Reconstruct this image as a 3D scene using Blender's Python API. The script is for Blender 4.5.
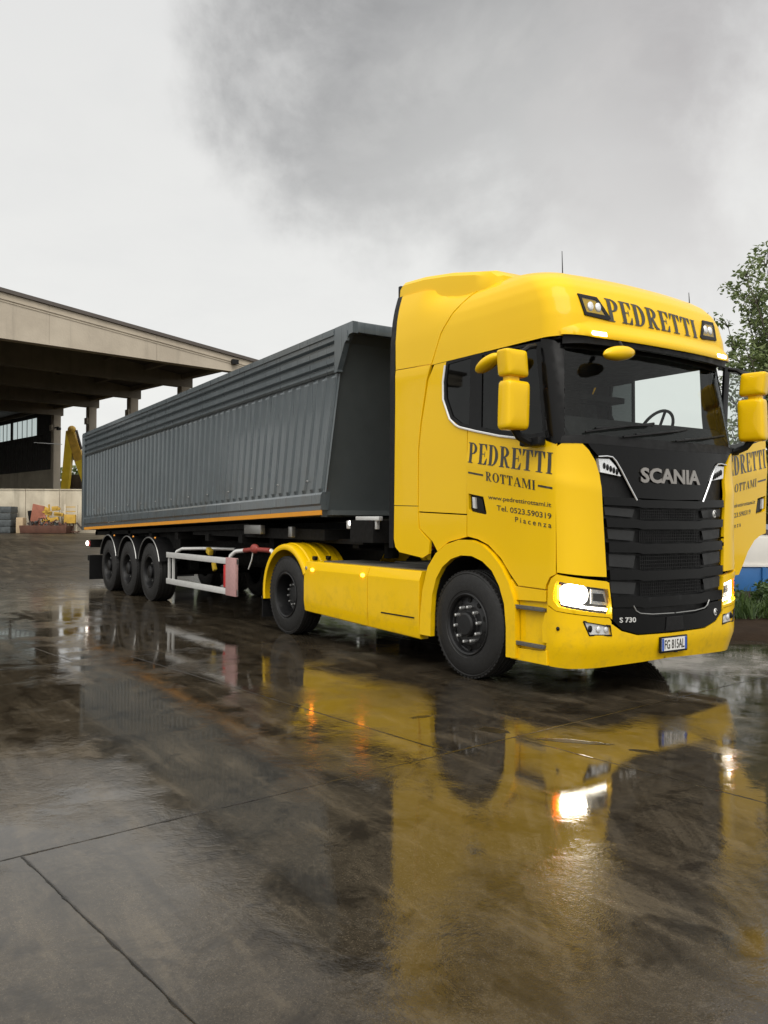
import bpy, bmesh, math, random
from mathutils import Vector, Matrix
from mathutils.geometry import delaunay_2d_cdt
random.seed(7)
PI = math.pi
R = math.radians
S = bpy.context.scene
for o in list(bpy.data.objects):
    bpy.data.objects.remove(o)
COL = S.collection

# ------------------------------------------------------------------ camera
cam_d = bpy.data.cameras.new('camera')
cam = bpy.data.objects.new('camera', cam_d)
COL.objects.link(cam)
F = Vector((-0.82977657, 0.55800305, 0.01017038))
RT = Vector((0.55806721, 0.82978061, 0.00501318))
UP = Vector((0.00564182, -0.00983557, 0.99993571))
m = Matrix((RT, UP, -F)).transposed().to_4x4()
m.translation = Vector((6.312, -6.438, 1.506))
cam.matrix_world = m
cam_d.sensor_fit = 'AUTO'
cam_d.sensor_width = 36.0
cam_d.lens = 849.0 / 1024 * 36
cam_d.clip_start = 0.05
cam_d.clip_end = 3000
S.camera = cam

# ------------------------------------------------------------------ light
SUN_EL, SUN_AZ = R(52), R(-38)          # direction the light comes from (azimuth from +X)
sun_d = bpy.data.lights.new('sun', 'SUN')
sun_d.energy = 1.5
sun_d.angle = R(50)
sun_d.color = (1.0, 0.965, 0.91)
sun = bpy.data.objects.new('sun', sun_d)
COL.objects.link(sun)
sdir = Vector((math.cos(SUN_EL) * math.cos(SUN_AZ), math.cos(SUN_EL) * math.sin(SUN_AZ), math.sin(SUN_EL)))
sun.rotation_euler = (-sdir).to_track_quat('-Z', 'Y').to_euler()
sun.location = (10, -10, 30)

S.view_settings.view_transform = 'Standard'
S.view_settings.look = 'None'
S.view_settings.exposure = 0.42
S.view_settings.gamma = 1.0
S.view_settings.use_curve_mapping = False
S.cycles.max_bounces = 8
S.cycles.transparent_max_bounces = 16
S.cycles.caustics_reflective = False
S.cycles.caustics_refractive = False
S.cycles.sample_clamp_indirect = 6.0


class NT:
    """small helper for node trees"""
    def __init__(self, tree):
        self.t = tree
        self.n = tree.nodes
        self.l = tree.links

    def add(self, typ, **kw):
        n = self.n.new(typ)
        for k, v in kw.items():
            setattr(n, k, v)
        return n

    def put(self, sock, v):
        if isinstance(v, bpy.types.NodeSocket):
            self.l.new(v, sock)
        elif v is not None:
            sock.default_value = v

    def math(self, op, a, b=None, c=None, clamp=False):
        n = self.add('ShaderNodeMath', operation=op, use_clamp=clamp)
        for i, v in enumerate((a, b, c)):
            self.put(n.inputs[i], v)
        return n.outputs[0]

    def vmath(self, op, a, b=None, out=0):
        n = self.add('ShaderNodeVectorMath', operation=op)
        self.put(n.inputs[0], a)
        if b is not None:
            self.put(n.inputs[1], b)
        return n.outputs[out]

    def noise(self, vec, scale, detail=4, rough=.55, dist=0.0, out=0):
        n = self.add('ShaderNodeTexNoise')
        if vec is not None:
            self.l.new(vec, n.inputs['Vector'])
        n.inputs['Scale'].default_value = scale
        n.inputs['Detail'].default_value = detail
        n.inputs['Roughness'].default_value = rough
        n.inputs['Distortion'].default_value = dist
        return n.outputs[out]

    def ramp(self, fac, *stops):
        n = self.add('ShaderNodeValToRGB')
        self.put(n.inputs[0], fac)
        e = n.color_ramp.elements
        while len(e) < len(stops):
            e.new(0.5)
        for i, (p, c) in enumerate(stops):
            e[i].position = p
            e[i].color = (c, c, c, 1) if isinstance(c, (int, float)) else (*c, 1)
        return n.outputs[0]

    def smooth(self, v, a, b, lo=0.0, hi=1.0):
        n = self.add('ShaderNodeMapRange', interpolation_type='SMOOTHSTEP')
        self.put(n.inputs[0], v)
        for i, q in enumerate((a, b, lo, hi)):
            n.inputs[i + 1].default_value = q
        return n.outputs[0]

    def mix(self, fac, a, b, blend='MIX'):
        n = self.add('ShaderNodeMix', data_type='RGBA', blend_type=blend)
        self.put(n.inputs[0], fac)
        for i, v in ((6, a), (7, b)):
            if isinstance(v, tuple) and len(v) == 3:
                v = (*v, 1)
            self.put(n.inputs[i], v)
        return n.outputs[2]

    def mapping(self, vec, loc=(0, 0, 0), rot=(0, 0, 0), scale=(1, 1, 1)):
        n = self.add('ShaderNodeMapping')
        self.l.new(vec, n.inputs[0])
        n.inputs[1].default_value = loc
        n.inputs[2].default_value = rot
        n.inputs[3].default_value = scale
        return n.outputs[0]


# ------------------------------------------------------------------ overcast sky
W = bpy.data.worlds.new('World')
S.world = W
W.use_nodes = True
W.node_tree.nodes.clear()
w = NT(W.node_tree)
tc = w.add('ShaderNodeTexCoord')
dirv = w.vmath('NORMALIZE', tc.outputs['Generated'])
sep = w.add('ShaderNodeSeparateXYZ')
w.l.new(dirv, sep.inputs[0])
zc = w.math('MAXIMUM', sep.outputs[2], 0.0)
# flat cloud layer: project the direction on a plane overhead
den = w.math('ADD', zc, 0.22)
pl = w.add('ShaderNodeCombineXYZ')
w.l.new(w.math('DIVIDE', sep.outputs[0], den), pl.inputs[0])
w.l.new(w.math('DIVIDE', sep.outputs[1], den), pl.inputs[1])
big = w.noise(w.mapping(pl.outputs[0], (3.1, 1.4, 0)), 1.1, 5, .55, .35)
fine = w.noise(w.mapping(pl.outputs[0], (7.1, 2.4, 0)), 3.2, 7, .58, .25)
base = w.ramp(sep.outputs[2], (0.0, (.685, .68, .65)), (.16, (.675, .67, .645)), (.42, (.635, .632, .615)), (.8, (.60, .60, .60)))
base = w.mix(w.smooth(big, .42, .75, 0, .07), base, (.44, .445, .45))
base = w.mix(w.smooth(fine, .42, .72, 0, .15), base, (.50, .50, .505))
edge = w.math('ADD', w.math('MULTIPLY', w.math('SUBTRACT', w.noise(dirv, 4.2, 7, .58, .3), .5), .065),
              w.math('MULTIPLY', w.math('SUBTRACT', w.noise(dirv, 11.0, 5, .6), .5), .018))
tex = w.noise(w.mapping(dirv, (1.3, 4.1, 2.2), scale=(1, 1, 1.8)), 7.0, 6, .6, .4)
def blob(d, a, b, amt, colr, src):
    d = Vector(d).normalized()
    dot = w.math('ADD', w.vmath('DOT_PRODUCT', dirv, tuple(d), out=1), edge)
    k = w.math('MULTIPLY', w.smooth(dot, a, b, 0, amt), w.smooth(tex, .25, .70, .78, 1.12))
    return w.mix(k, src, colr)
base = blob((-.720, .50, .490), .968, .998, .92, (.245, .243, .24), base)
base = blob((-.60, .62, .525), .957, .998, .72, (.30, .298, .295), base)
base = blob((-.54, .74, .385), .974, 1.0, .36, (.40, .367, .36), base)
base = blob((-.70, .62, .36), .972, 1.0, .35, (.68, .675, .65), base)
# brighter cloud in front of the hidden sun, behind the photographer
dsun = w.vmath('DOT_PRODUCT', dirv, tuple(sdir), out=1)
base = w.mix(w.smooth(dsun, .1, 1.0, 0, .8), base, (1.25, 1.22, 1.15))
bgc = w.add('ShaderNodeBackground')
w.l.new(base, bgc.inputs[0])
bgc.inputs[1].default_value = 1.0
sky = w.add('ShaderNodeTexSky', sky_type='NISHITA', sun_disc=False)
sky.sun_elevation = SUN_EL
sky.sun_rotation = R(90) - SUN_AZ
bgs = w.add('ShaderNodeBackground')
w.l.new(sky.outputs[0], bgs.inputs[0])
bgs.inputs[1].default_value = 0.08
mx = w.add('ShaderNodeMixShader')
mx.inputs[0].default_value = 0.93
w.l.new(bgs.outputs[0], mx.inputs[1])
w.l.new(bgc.outputs[0], mx.inputs[2])
wo = w.add('ShaderNodeOutputWorld')
w.l.new(mx.outputs[0], wo.inputs[0])


# ------------------------------------------------------------------ materials
def new_mat(name):
    mt = bpy.data.materials.new(name)
    mt.use_nodes = True
    nt = NT(mt.node_tree)
    b = mt.node_tree.nodes['Principled BSDF']
    return mt, nt, b


def simple(name, col, rough=.5, metal=0.0, var=.12, scale=6.0, bump=0.0, bscale=60, coat=0.0, rvar=.12, emit=None, estr=0.0, ior=1.5):
    mt, nt, b = new_mat(name)
    tcn = nt.add('ShaderNodeTexCoord')
    v = tcn.outputs['Object']
    n = nt.noise(v, scale, 5, .6)
    lo = tuple(c * (1 - var) for c in col)
    hi = tuple(min(1, c * (1 + var)) for c in col)
    nt.l.new(nt.mix(n, lo, hi), b.inputs['Base Color'])
    n2 = nt.noise(v, scale * 2.7, 5, .6)
    nt.l.new(nt.smooth(n2, .3, .7, max(0, rough - rvar * rough), min(1, rough + rvar)), b.inputs['Roughness'])
    b.inputs['Metallic'].default_value = metal
    b.inputs['IOR'].default_value = ior
    if coat:
        b.inputs['Coat Weight'].default_value = coat
        b.inputs['Coat Roughness'].default_value = .04
    if bump:
        bn = nt.add('ShaderNodeBump')
        bn.inputs['Strength'].default_value = bump
        bn.inputs['Distance'].default_value = .01
        nt.l.new(nt.noise(v, bscale, 4, .6), bn.inputs['Height'])
        nt.l.new(bn.outputs[0], b.inputs['Normal'])
    if emit:
        b.inputs['Emission Color'].default_value = (*emit, 1)
        b.inputs['Emission Strength'].default_value = estr
    return mt


M = {}
def mk_yellow():
    mt, nt, b = new_mat('yellow_paint')
    tcn = nt.add('ShaderNodeTexCoord')
    v = tcn.outputs['Object']
    n = nt.noise(v, 2.2, 4, .5)
    c = nt.mix(n, (.82, .50, .002), (.86, .54, .0025))
    # road film near the ground
    sp = nt.add('ShaderNodeSeparateXYZ')
    geo = nt.add('ShaderNodeNewGeometry')
    nt.l.new(geo.outputs['Position'], sp.inputs[0])
    grime = nt.math('MULTIPLY', nt.smooth(sp.outputs[2], 1.1, .25), nt.smooth(nt.noise(v, 9, 6, .65),  .45, .75, 0, .32))
    c = nt.mix(grime, c, (.33, .21, .03))
    nt.l.new(c, b.inputs['Base Color'])
    b.inputs['Roughness'].default_value = .38
    b.inputs['Specular IOR Level'].default_value = .12
    b.inputs['Coat Weight'].default_value = .48
    b.inputs['Coat IOR'].default_value = 1.4
    # rain drops roughen the lacquer a little
    bn = nt.add('ShaderNodeBump')
    bn.inputs['Strength'].default_value = .05
    bn.inputs['Distance'].default_value = .01
    nt.l.new(nt.noise(v, 7.0, 3, .5), bn.inputs['Height'])
    nt.l.new(bn.outputs[0], b.inputs['Coat Normal'])
    nt.l.new(nt.smooth(nt.noise(v, 25, 5, .7), .4, .75, .03, .22), b.inputs['Coat Roughness'])
    return mt
M['yellow'] = mk_yellow()
M['black_gloss'] = simple('black_gloss_panel', (.0035, .0035, .0037), .12, var=.3, ior=1.27)
M['black'] = simple('black_plastic', (.006, .006, .0063), .45, bump=.15, var=.3, ior=1.34)
M['dark'] = simple('dark_underside', (.006, .0057, .0054), .8, var=.4, ior=1.3)
M['interior'] = simple('cab_interior', (.007, .007, .0075), .8, var=.3, ior=1.3)
M['duct'] = simple('grey_duct_plastic', (.018, .0185, .019), .40, var=.15, ior=1.4)
M['rubber'] = simple('tyre_rubber', (.008, .0077, .0074), .55, bump=.35, bscale=90, var=.35, scale=9)
M['rim_black'] = simple('black_wheel_rim', (.008, .008, .0085), .34, var=.3, scale=14, ior=1.4)
M['steel'] = simple('worn_steel', (.36, .36, .35), .34, .9, var=.2, scale=20)
M['chrome'] = simple('chrome', (.74, .75, .76), .12, 1.0, var=.05)
M['badge_chrome'] = simple('dim_badge_chrome', (.34, .32, .30), .3, .85, var=.15)  # chrome of the badge, its dim brown reflection put into the colour
M['nut_cap'] = simple('bright_nut_cap', (.70, .70, .69), .18, .8, var=.05)
M['alu'] = simple('brushed_aluminium', (.76, .76, .74), .42, .55, var=.12, scale=18)
M['lettering'] = simple('dark_lettering_film', (.028, .024, .014), .42, var=.15, coat=.3)
M['tipper_shaded'] = simple('shaded_tipper_grey', (.070, .080, .080), .5, var=.14, scale=2.5)  # tipper grey with the shade of the front wall put into the colour
M['orange_rail'] = simple('orange_stripe', (.72, .30, .02), .4, var=.15, scale=4)
M['red'] = simple('red_reflector', (.55, .03, .03), .35, var=.2, scale=12)
M['pinkish'] = simple('red_white_plate', (.46, .27, .26), .42, var=.28, scale=28)
M['white'] = simple('white_plastic', (.74, .74, .72), .4, var=.06)
M['plate_blue'] = simple('plate_blue_band', (.03, .09, .42), .4)
M['hose_red'] = simple('red_hose', (.30, .05, .04), .4)
M['yellow_valve'] = simple('yellow_valve', (.62, .42, .03), .5)
M['lamp_clear'] = simple('clear_lamp_reflector', (.78, .79, .80), .2, .35, var=.25, scale=34)
M['lamp_on'] = simple('lit_headlamp', (1, 1, 1), .3, emit=(1.0, .93, .78), estr=12.0)
M['lamp_low'] = simple('lit_running_light', (1, 1, 1), .3, emit=(1.0, .92, .80), estr=4.5)
M['amber_on'] = simple('lit_amber_lamp', (1, .4, .05), .3, emit=(1.0, .20, .012), estr=16.0)
M['amber'] = simple('amber_lens', (.75, .28, .02), .25, var=.15)
M['tread'] = simple('step_tread_mesh', (.13, .125, .11), .55, .4, bump=.9, bscale=110, var=.5, scale=60)


def mk_tipper():
    mt, nt, b = new_mat('grey_tipper_paint')
    tcn = nt.add('ShaderNodeTexCoord')
    v = tcn.outputs['Object']
    n = nt.noise(v, 1.4, 5, .6)
    streak = nt.noise(nt.mapping(v, scale=(16, 16, .7)), 1.0, 5, .6)
    c = nt.mix(n, (.080, .100, .110), (.118, .138, .148))
    c = nt.mix(nt.smooth(streak, .5, .8, 0, .55), c, (.185, .202, .212))
    geo = nt.add('ShaderNodeNewGeometry')
    sp = nt.add('ShaderNodeSeparateXYZ')
    nt.l.new(geo.outputs['Position'], sp.inputs[0])
    mud = nt.math('MULTIPLY', nt.smooth(sp.outputs[2], 2.5, 1.5), nt.smooth(nt.noise(v, 3.5, 6, .7), .44, .72, 0, .55))
    c = nt.mix(mud, c, (.085, .075, .060))
    scuff = nt.noise(nt.mapping(v, rot=(.3, .5, .2), scale=(2, 2, 24)), 1.0, 5, .7)
    c = nt.mix(nt.smooth(scuff, .66, .74, 0, .4), c, (.24, .245, .24))
    nt.l.new(c, b.inputs['Base Color'])
    nt.l.new(nt.smooth(streak, .3, .7, .25, .45), b.inputs['Roughness'])
    b.inputs['Metallic'].default_value = .15
    b.inputs['Coat Weight'].default_value = .6
    b.inputs['Coat Roughness'].default_value = .10
    bn = nt.add('ShaderNodeBump')
    bn.inputs['Strength'].default_value = .25
    bn.inputs['Distance'].default_value = .02
    nt.l.new(nt.noise(nt.mapping(v, scale=(3, 3, 1.2)), 1.0, 3, .5), bn.inputs['Height'])
    nt.l.new(bn.outputs[0], b.inputs['Normal'])
    return mt
M['tipper'] = mk_tipper()


def mk_glass(name, tint, refl=1.0, smoke=0.0):
    mt = bpy.data.materials.new(name)
    mt.use_nodes = True
    nt = NT(mt.node_tree)
    nt.n.clear()
    tr = nt.add('ShaderNodeBsdfTransparent')
    tr.inputs[0].default_value = (*tint, 1)
    gl = nt.add('ShaderNodeBsdfGlossy')
    gl.inputs['Roughness'].default_value = .02
    gl.inputs[0].default_value = (.95, .97, .97, 1)
    fr = nt.add('ShaderNodeFresnel')
    fr.inputs[0].default_value = 1.5
    tcn = nt.add('ShaderNodeTexCoord')
    film = nt.smooth(nt.noise(tcn.outputs['Object'], 5, 5, .6), .35, .8, 0, .012)
    df = nt.add('ShaderNodeBsdfDiffuse')
    df.inputs[0].default_value = (.35, .36, .35, 1)
    mxa = nt.add('ShaderNodeMixShader')
    nt.l.new(film, mxa.inputs[0])
    nt.l.new(tr.outputs[0], mxa.inputs[1])
    nt.l.new(df.outputs[0], mxa.inputs[2])
    mx2 = nt.add('ShaderNodeMixShader')
    nt.l.new(nt.math('MULTIPLY', fr.outputs[0], refl, clamp=True), mx2.inputs[0])
    nt.l.new(mxa.outputs[0], mx2.inputs[1])
    nt.l.new(gl.outputs[0], mx2.inputs[2])
    o = nt.add('ShaderNodeOutputMaterial')
    nt.l.new(mx2.outputs[0], o.inputs[0])
    return mt
M['glass'] = mk_glass('windscreen_glass', (.80, .86, .83), .5)
M['glass_dark'] = mk_glass('tinted_side_glass', (.10, .11, .11), .6)
M['lens'] = mk_glass('clear_lamp_lens', (.95, .96, .96), 1.2)


# ------------------------------------------------------------------ ground height (the yard rises gently towards the hall)
def gz(x, y=0):
    t = min(1, max(0, (-x - 11) / 26.0))
    return 0.78 * t * t * (3 - 2 * t)


def mk_ground():
    mt, nt, b = new_mat('wet_concrete')
    geo = nt.add('ShaderNodeNewGeometry')
    p = geo.outputs['Position']
    rot = nt.mapping(p, rot=(0, 0, R(-6.2)))
    sp = nt.add('ShaderNodeSeparateXYZ')
    nt.l.new(rot, sp.inputs[0])
    wob = nt.math('MULTIPLY', nt.math('SUBTRACT', nt.noise(p, 2.2, 3, .5), .5), .02)
    u = nt.math('ADD', sp.outputs[0], wob)
    v = nt.math('ADD', sp.outputs[1], wob)
    u0 = nt.math('DIVIDE', nt.math('SUBTRACT', u, 1.63), 5.0)
    row = nt.math('FLOOR', u0)
    def linedist(q, per):      # distance to nearest multiple of per, in metres
        fr = nt.math('FRACT', nt.math('ADD', q, .5))
        return nt.math('MULTIPLY', nt.math('ABSOLUTE', nt.math('SUBTRACT', fr, .5)), per)
    du = linedist(u0, 5.0)
    v0 = nt.math('DIVIDE', nt.math('ADD', v, nt.math('ADD', 2.56, nt.math('MULTIPLY', row, -.62))), 3.3)
    dv = linedist(v0, 3.3)
    dj = nt.math('MINIMUM', du, dv)
    chip = nt.noise(p, 9, 4, .6)
    jw = nt.math('ADD', nt.smooth(chip, .35, .8, .005, .016), nt.smooth(nt.noise(p, 1.3, 3, .5), .60, .72, 0, .025))
    joint = nt.math('SUBTRACT', 1.0, nt.math('MINIMUM', nt.math('DIVIDE', dj, jw), 1.0), clamp=True)
    halo = nt.smooth(dj, .0, .16, 1, 0)
    nbig = nt.noise(p, .33, 4, .55, .4)
    nmid = nt.noise(p, 1.7, 6, .62, .3)
    nfin = nt.noise(p, 22, 6, .65)
    npit = nt.noise(p, 95, 3, .6)
    # sweeping marks left by turning tyres: streaks on wide circles round two points
    def sweep(cx, cy, fr, fa, lo, hi):
        q = nt.vmath('SUBTRACT', p, (cx, cy, 0))
        s2 = nt.add('ShaderNodeSeparateXYZ')
        nt.l.new(q, s2.inputs[0])
        rad = nt.math('SQRT', nt.math('ADD', nt.math('MULTIPLY', s2.outputs[0], s2.outputs[0]), nt.math('MULTIPLY', s2.outputs[1], s2.outputs[1])))
        ang = nt.math('ARCTAN2', s2.outputs[1], s2.outputs[0])
        cb_ = nt.add('ShaderNodeCombineXYZ')
        nt.l.new(nt.math('MULTIPLY', rad, fr), cb_.inputs[0])
        nt.l.new(nt.math('MULTIPLY', ang, fa), cb_.inputs[1])
        return nt.smooth(nt.noise(cb_.outputs[0], 1.0, 5, .62), lo, hi)
    patchy = nt.smooth(nt.noise(p, .55, 3, .5), .40, .62)
    t1 = nt.math('MULTIPLY', sweep(14.0, 6.0, 7.0, 5.0, .50, .74), patchy)
    t2 = nt.math('MULTIPLY', sweep(-12.0, -16.0, 6.0, 6.0, .52, .74), nt.smooth(nt.noise(p, .45, 3, .5), .62, .42))
    t3 = nt.math('MULTIPLY', sweep(11.0, 6.2, 13.0, 7.0, .46, .62), nt.smooth(nt.vmath('LENGTH', nt.vmath('SUBTRACT', p, (3.9, -3.2, 0)), out=1), 1.7, .5))
    tr = nt.math('MAXIMUM', nt.math('MAXIMUM', t1, t2), t3)
    spk = nt.smooth(nt.noise(p, 140, 3, .7), .52, .70)
    c = nt.mix(nmid, (.015, .0118, .0078), (.058, .0465, .031))
    c = nt.mix(nt.smooth(nbig, .38, .66, 0, .65), c, (.0105, .0083, .0058))
    c = nt.mix(nt.smooth(nfin, .45, .8, 0, .55), c, (.095, .077, .053))
    c = nt.mix(nt.math('MULTIPLY', tr, .42), c, (.095, .078, .055))
    c = nt.mix(nt.math('MULTIPLY', spk, .62), c, (.135, .11, .078))
    grit = nt.smooth(nt.noise(p, 60, 4, .7), .50, .66)
    c = nt.mix(nt.math('MULTIPLY', grit, .68), c, (.012, .0098, .007))
    c = nt.mix(nt.math('MULTIPLY', halo, .35), c, (.010, .009, .007))
    c = nt.mix(joint, c, (.004, .0035, .003))
    nt.l.new(c, b.inputs['Base Color'])
    # broken slab edge: two small holes with crumbled rims
    crumble = nt.math('MULTIPLY', nt.math('SUBTRACT', nt.noise(p, 7, 4, .65), .5), 2.2)
    hole = None
    for hx, hy, ha, la, lb in ((1.66, -2.36, 20, .13, .06), (2.20, -2.10, 40, .24, .045), (2.62, -1.90, 30, .10, .03), (1.05, -2.55, 85, .10, .03)):
        hm = nt.mapping(nt.vmath('SUBTRACT', p, (hx, hy, 0)), rot=(0, 0, R(-ha)))
        hm = nt.vmath('MULTIPLY', hm, (1 / la, 1 / lb, 0))
        hd = nt.smooth(nt.math('ADD', nt.vmath('LENGTH', hm, out=1), crumble), 1.15, .75)
        hole = hd if hole is None else nt.math('MAXIMUM', hole, hd)
    joint = nt.math('MAXIMUM', joint, hole)
    
    # film of water: nearly mirror-smooth in the low places
    dA = nt.smooth(nt.vmath('LENGTH', nt.vmath('SUBTRACT', p, (3.3, -6.0, 0)), out=1), 3.2, .6, 0, .055)
    dB = nt.smooth(nt.vmath('LENGTH', nt.vmath('SUBTRACT', p, (2.6, -2.5, 0)), out=1), 1.9, .3, 0, -.055)
    wetsum = nt.math('ADD', nt.math('ADD', nt.math('MULTIPLY', nbig, .55), nt.math('MULTIPLY', nmid, .45)), nt.math('ADD', dA, dB))
    dry = nt.smooth(wetsum, .455, .60, 0, 1)
    stn = nt.noise(nt.mapping(p, rot=(0, 0, R(36)), scale=(.8, 4.5, 1)), 1.0, 6, .66)
    blot = nt.noise(p, 2.6, 6, .68, .5)
    c = nt.mix(nt.math('MULTIPLY', dry, .32), c, nt.mix(nfin, (.034, .0275, .019), (.085, .069, .048)))
    c = nt.mix(nt.math('MULTIPLY', nt.smooth(stn, .50, .70), .55), c, (.120, .096, .064))
    c = nt.mix(nt.math('MULTIPLY', nt.smooth(blot, .50, .64), .75), c, (.012, .0092, .0062))
    c = nt.mix(nt.math('MULTIPLY', nt.smooth(stn, .46, .34), .6), c, (.014, .011, .0075))
    c = nt.mix(joint, c, (.004, .0035, .003))
    rgh = nt.math('ADD', nt.math('MULTIPLY', dry, .10), .034)
    nt.l.new(c, b.inputs['Base Color'])
    rgh = nt.math('ADD', rgh, nt.math('MULTIPLY', nt.smooth(blot, .50, .64), -.03))
    rgh = nt.math('ADD', rgh, nt.math('MULTIPLY', nt.smooth(stn, .50, .70), .07))
    rgh = nt.math('ADD', rgh, nt.math('MULTIPLY', nt.smooth(npit, .45, .7), .05))
    rgh = nt.math('ADD', rgh, nt.math('MULTIPLY', tr, .03))
    rgh = nt.math('ADD', rgh, nt.math('MULTIPLY', nt.math('MULTIPLY', grit, dry), .10))
    rgh = nt.math('MAXIMUM', nt.math('ADD', rgh, nt.math('MULTIPLY', joint, .3)), .02)
    nt.l.new(rgh, b.inputs['Roughness'])
    b.inputs['IOR'].default_value = 1.60
    b.inputs['Specular Tint'].default_value = (1.0, .92, .80, 1)
    hgt = nt.math('ADD', nt.math('MULTIPLY', nfin, nt.math('ADD', nt.math('MULTIPLY', dry, 1.1), .12)), nt.math('MULTIPLY', nt.math('MULTIPLY', npit, dry), .5))
    hgt = nt.math('ADD', hgt, nt.math('MULTIPLY', nmid, .35))
    hgt = nt.math('ADD', hgt, nt.math('MULTIPLY', tr, .04))
    hgt = nt.math('SUBTRACT', hgt, nt.math('MULTIPLY', joint, 2.5))
    bn = nt.add('ShaderNodeBump')
    bn.inputs['Strength'].default_value = .24
    sx = nt.add('ShaderNodeSeparateXYZ')
    nt.l.new(p, sx.inputs[0])
    far_dry = nt.smooth(nt.math('ADD', sx.outputs[0], nt.math('MULTIPLY', nt.math('SUBTRACT', nbig, .5), 10.0)), -8.0, -17.0)
    nt.l.new(nt.math('ADD', nt.math('MULTIPLY', far_dry, -.42), .5), b.inputs['Specular IOR Level'])
    nt.l.new(nt.math('ADD', rgh, nt.math('MULTIPLY', far_dry, .30)), b.inputs['Roughness'])
    bn.inputs['Distance'].default_value = .006
    nt.l.new(hgt, bn.inputs['Height'])
    nt.l.new(bn.outputs[0], b.inputs['Normal'])
    return mt
M['ground'] = mk_ground()


def mk_concrete(name, lo, hi, streaks=.5, scale=.8):
    mt, nt, b = new_mat(name)
    tcn = nt.add('ShaderNodeTexCoord')
    v = tcn.outputs['Object']
    n = nt.noise(v, scale, 6, .6)
    c = nt.mix(nt.smooth(n, .3, .7), lo, hi)
    st = nt.noise(nt.mapping(v, scale=(2.2, 2.2, .12)), 1.0, 6, .65)
    c = nt.mix(nt.smooth(st, .52, .8, 0, streaks), c, tuple(q * .45 for q in lo))
    nt.l.new(c, b.inputs['Base Color'])
    b.inputs['Roughness'].default_value = .85
    bn = nt.add('ShaderNodeBump')
    bn.inputs['Strength'].default_value = .3
    bn.inputs['Distance'].default_value = .03
    nt.l.new(nt.noise(v, 9, 5, .6), bn.inputs['Height'])
    nt.l.new(bn.outputs[0], b.inputs['Normal'])
    return mt
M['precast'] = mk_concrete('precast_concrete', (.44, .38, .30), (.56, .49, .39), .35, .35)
M['precast_dark'] = mk_concrete('dark_precast_concrete', (.20, .175, .14), (.29, .25, .20), .5, .5)  # darker tone of the precast concrete, for beams and purlins
M['barrier'] = mk_concrete('stained_barrier_concrete', (.44, .385, .29), (.60, .54, .42), .7, .9)
M['cladding'] = simple('dark_cladding', (.055, .052, .048), .7, var=.25, scale=.7)
M['roof_sheet'] = simple('roof_sheet', (.10, .085, .075), .7, var=.25, scale=.5)
M['window_glow'] = simple('daylight_glow_strip', (.62, .68, .66), .5, var=.12, scale=1.5, emit=(.72, .82, .80), estr=.45)  # glow stands in for daylight coming through the strip window
M['rust'] = simple('rusty_scrap', (.10, .042, .026), .8, var=.5, scale=3, bump=.6, bscale=12)
M['rust_dark'] = simple('dark_rusty_steel', (.055, .042, .035), .8, var=.4, scale=2)
M['machine_yellow'] = simple('machine_yellow', (.86, .56, .03), .5, var=.35, scale=1.5)
M['dirty_yellow'] = simple('dirty_machine_yellow', (.50, .30, .04), .6, var=.6, scale=2.5)
M['salmon'] = simple('faded_red_paint', (.36, .135, .085), .7, var=.5, scale=4)
M['bale'] = simple('pressed_grey_scrap', (.075, .085, .088), .6, .2, var=.85, scale=7, bump=1.0, bscale=14)
M['tan'] = simple('tan_scrap', (.48, .36, .22), .7, var=.3, scale=3)
M['bin_white'] = simple('white_container_paint', (.62, .60, .56), .5, var=.15, scale=2)
M['bin_blue'] = simple('blue_container_paint', (.02, .11, .30), .45, var=.2, scale=3)
M['soil'] = simple('wet_soil', (.026, .017, .011), .95, var=.6, scale=3, bump=1.0, bscale=18, ior=1.2)
M['bark'] = simple('tree_bark', (.07, .058, .045), .9, var=.35, scale=8, bump=.6)


def mk_leaf(name, lo, hi):
    mt, nt, b = new_mat(name)
    geo = nt.add('ShaderNodeNewGeometry')
    c = nt.mix(geo.outputs['Random Per Island'], lo, hi)
    nt.l.new(c, b.inputs['Base Color'])
    b.inputs['Roughness'].default_value = .5
    b.inputs['Transmission Weight'].default_value = 0
    tl = nt.add('ShaderNodeBsdfTranslucent')
    nt.l.new(c, tl.inputs[0])
    mxs = nt.add('ShaderNodeMixShader')
    mxs.inputs[0].default_value = .35
    out = nt.n['Material Output']
    nt.l.new(b.outputs[0], mxs.inputs[1])
    nt.l.new(tl.outputs[0], mxs.inputs[2])
    nt.l.new(mxs.outputs[0], out.inputs[0])
    return mt
M['leaf'] = mk_leaf('tree_leaf', (.085, .125, .040), (.23, .28, .11))
M['grass'] = mk_leaf('grass_blade', (.030, .060, .015), (.085, .135, .035))


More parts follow.
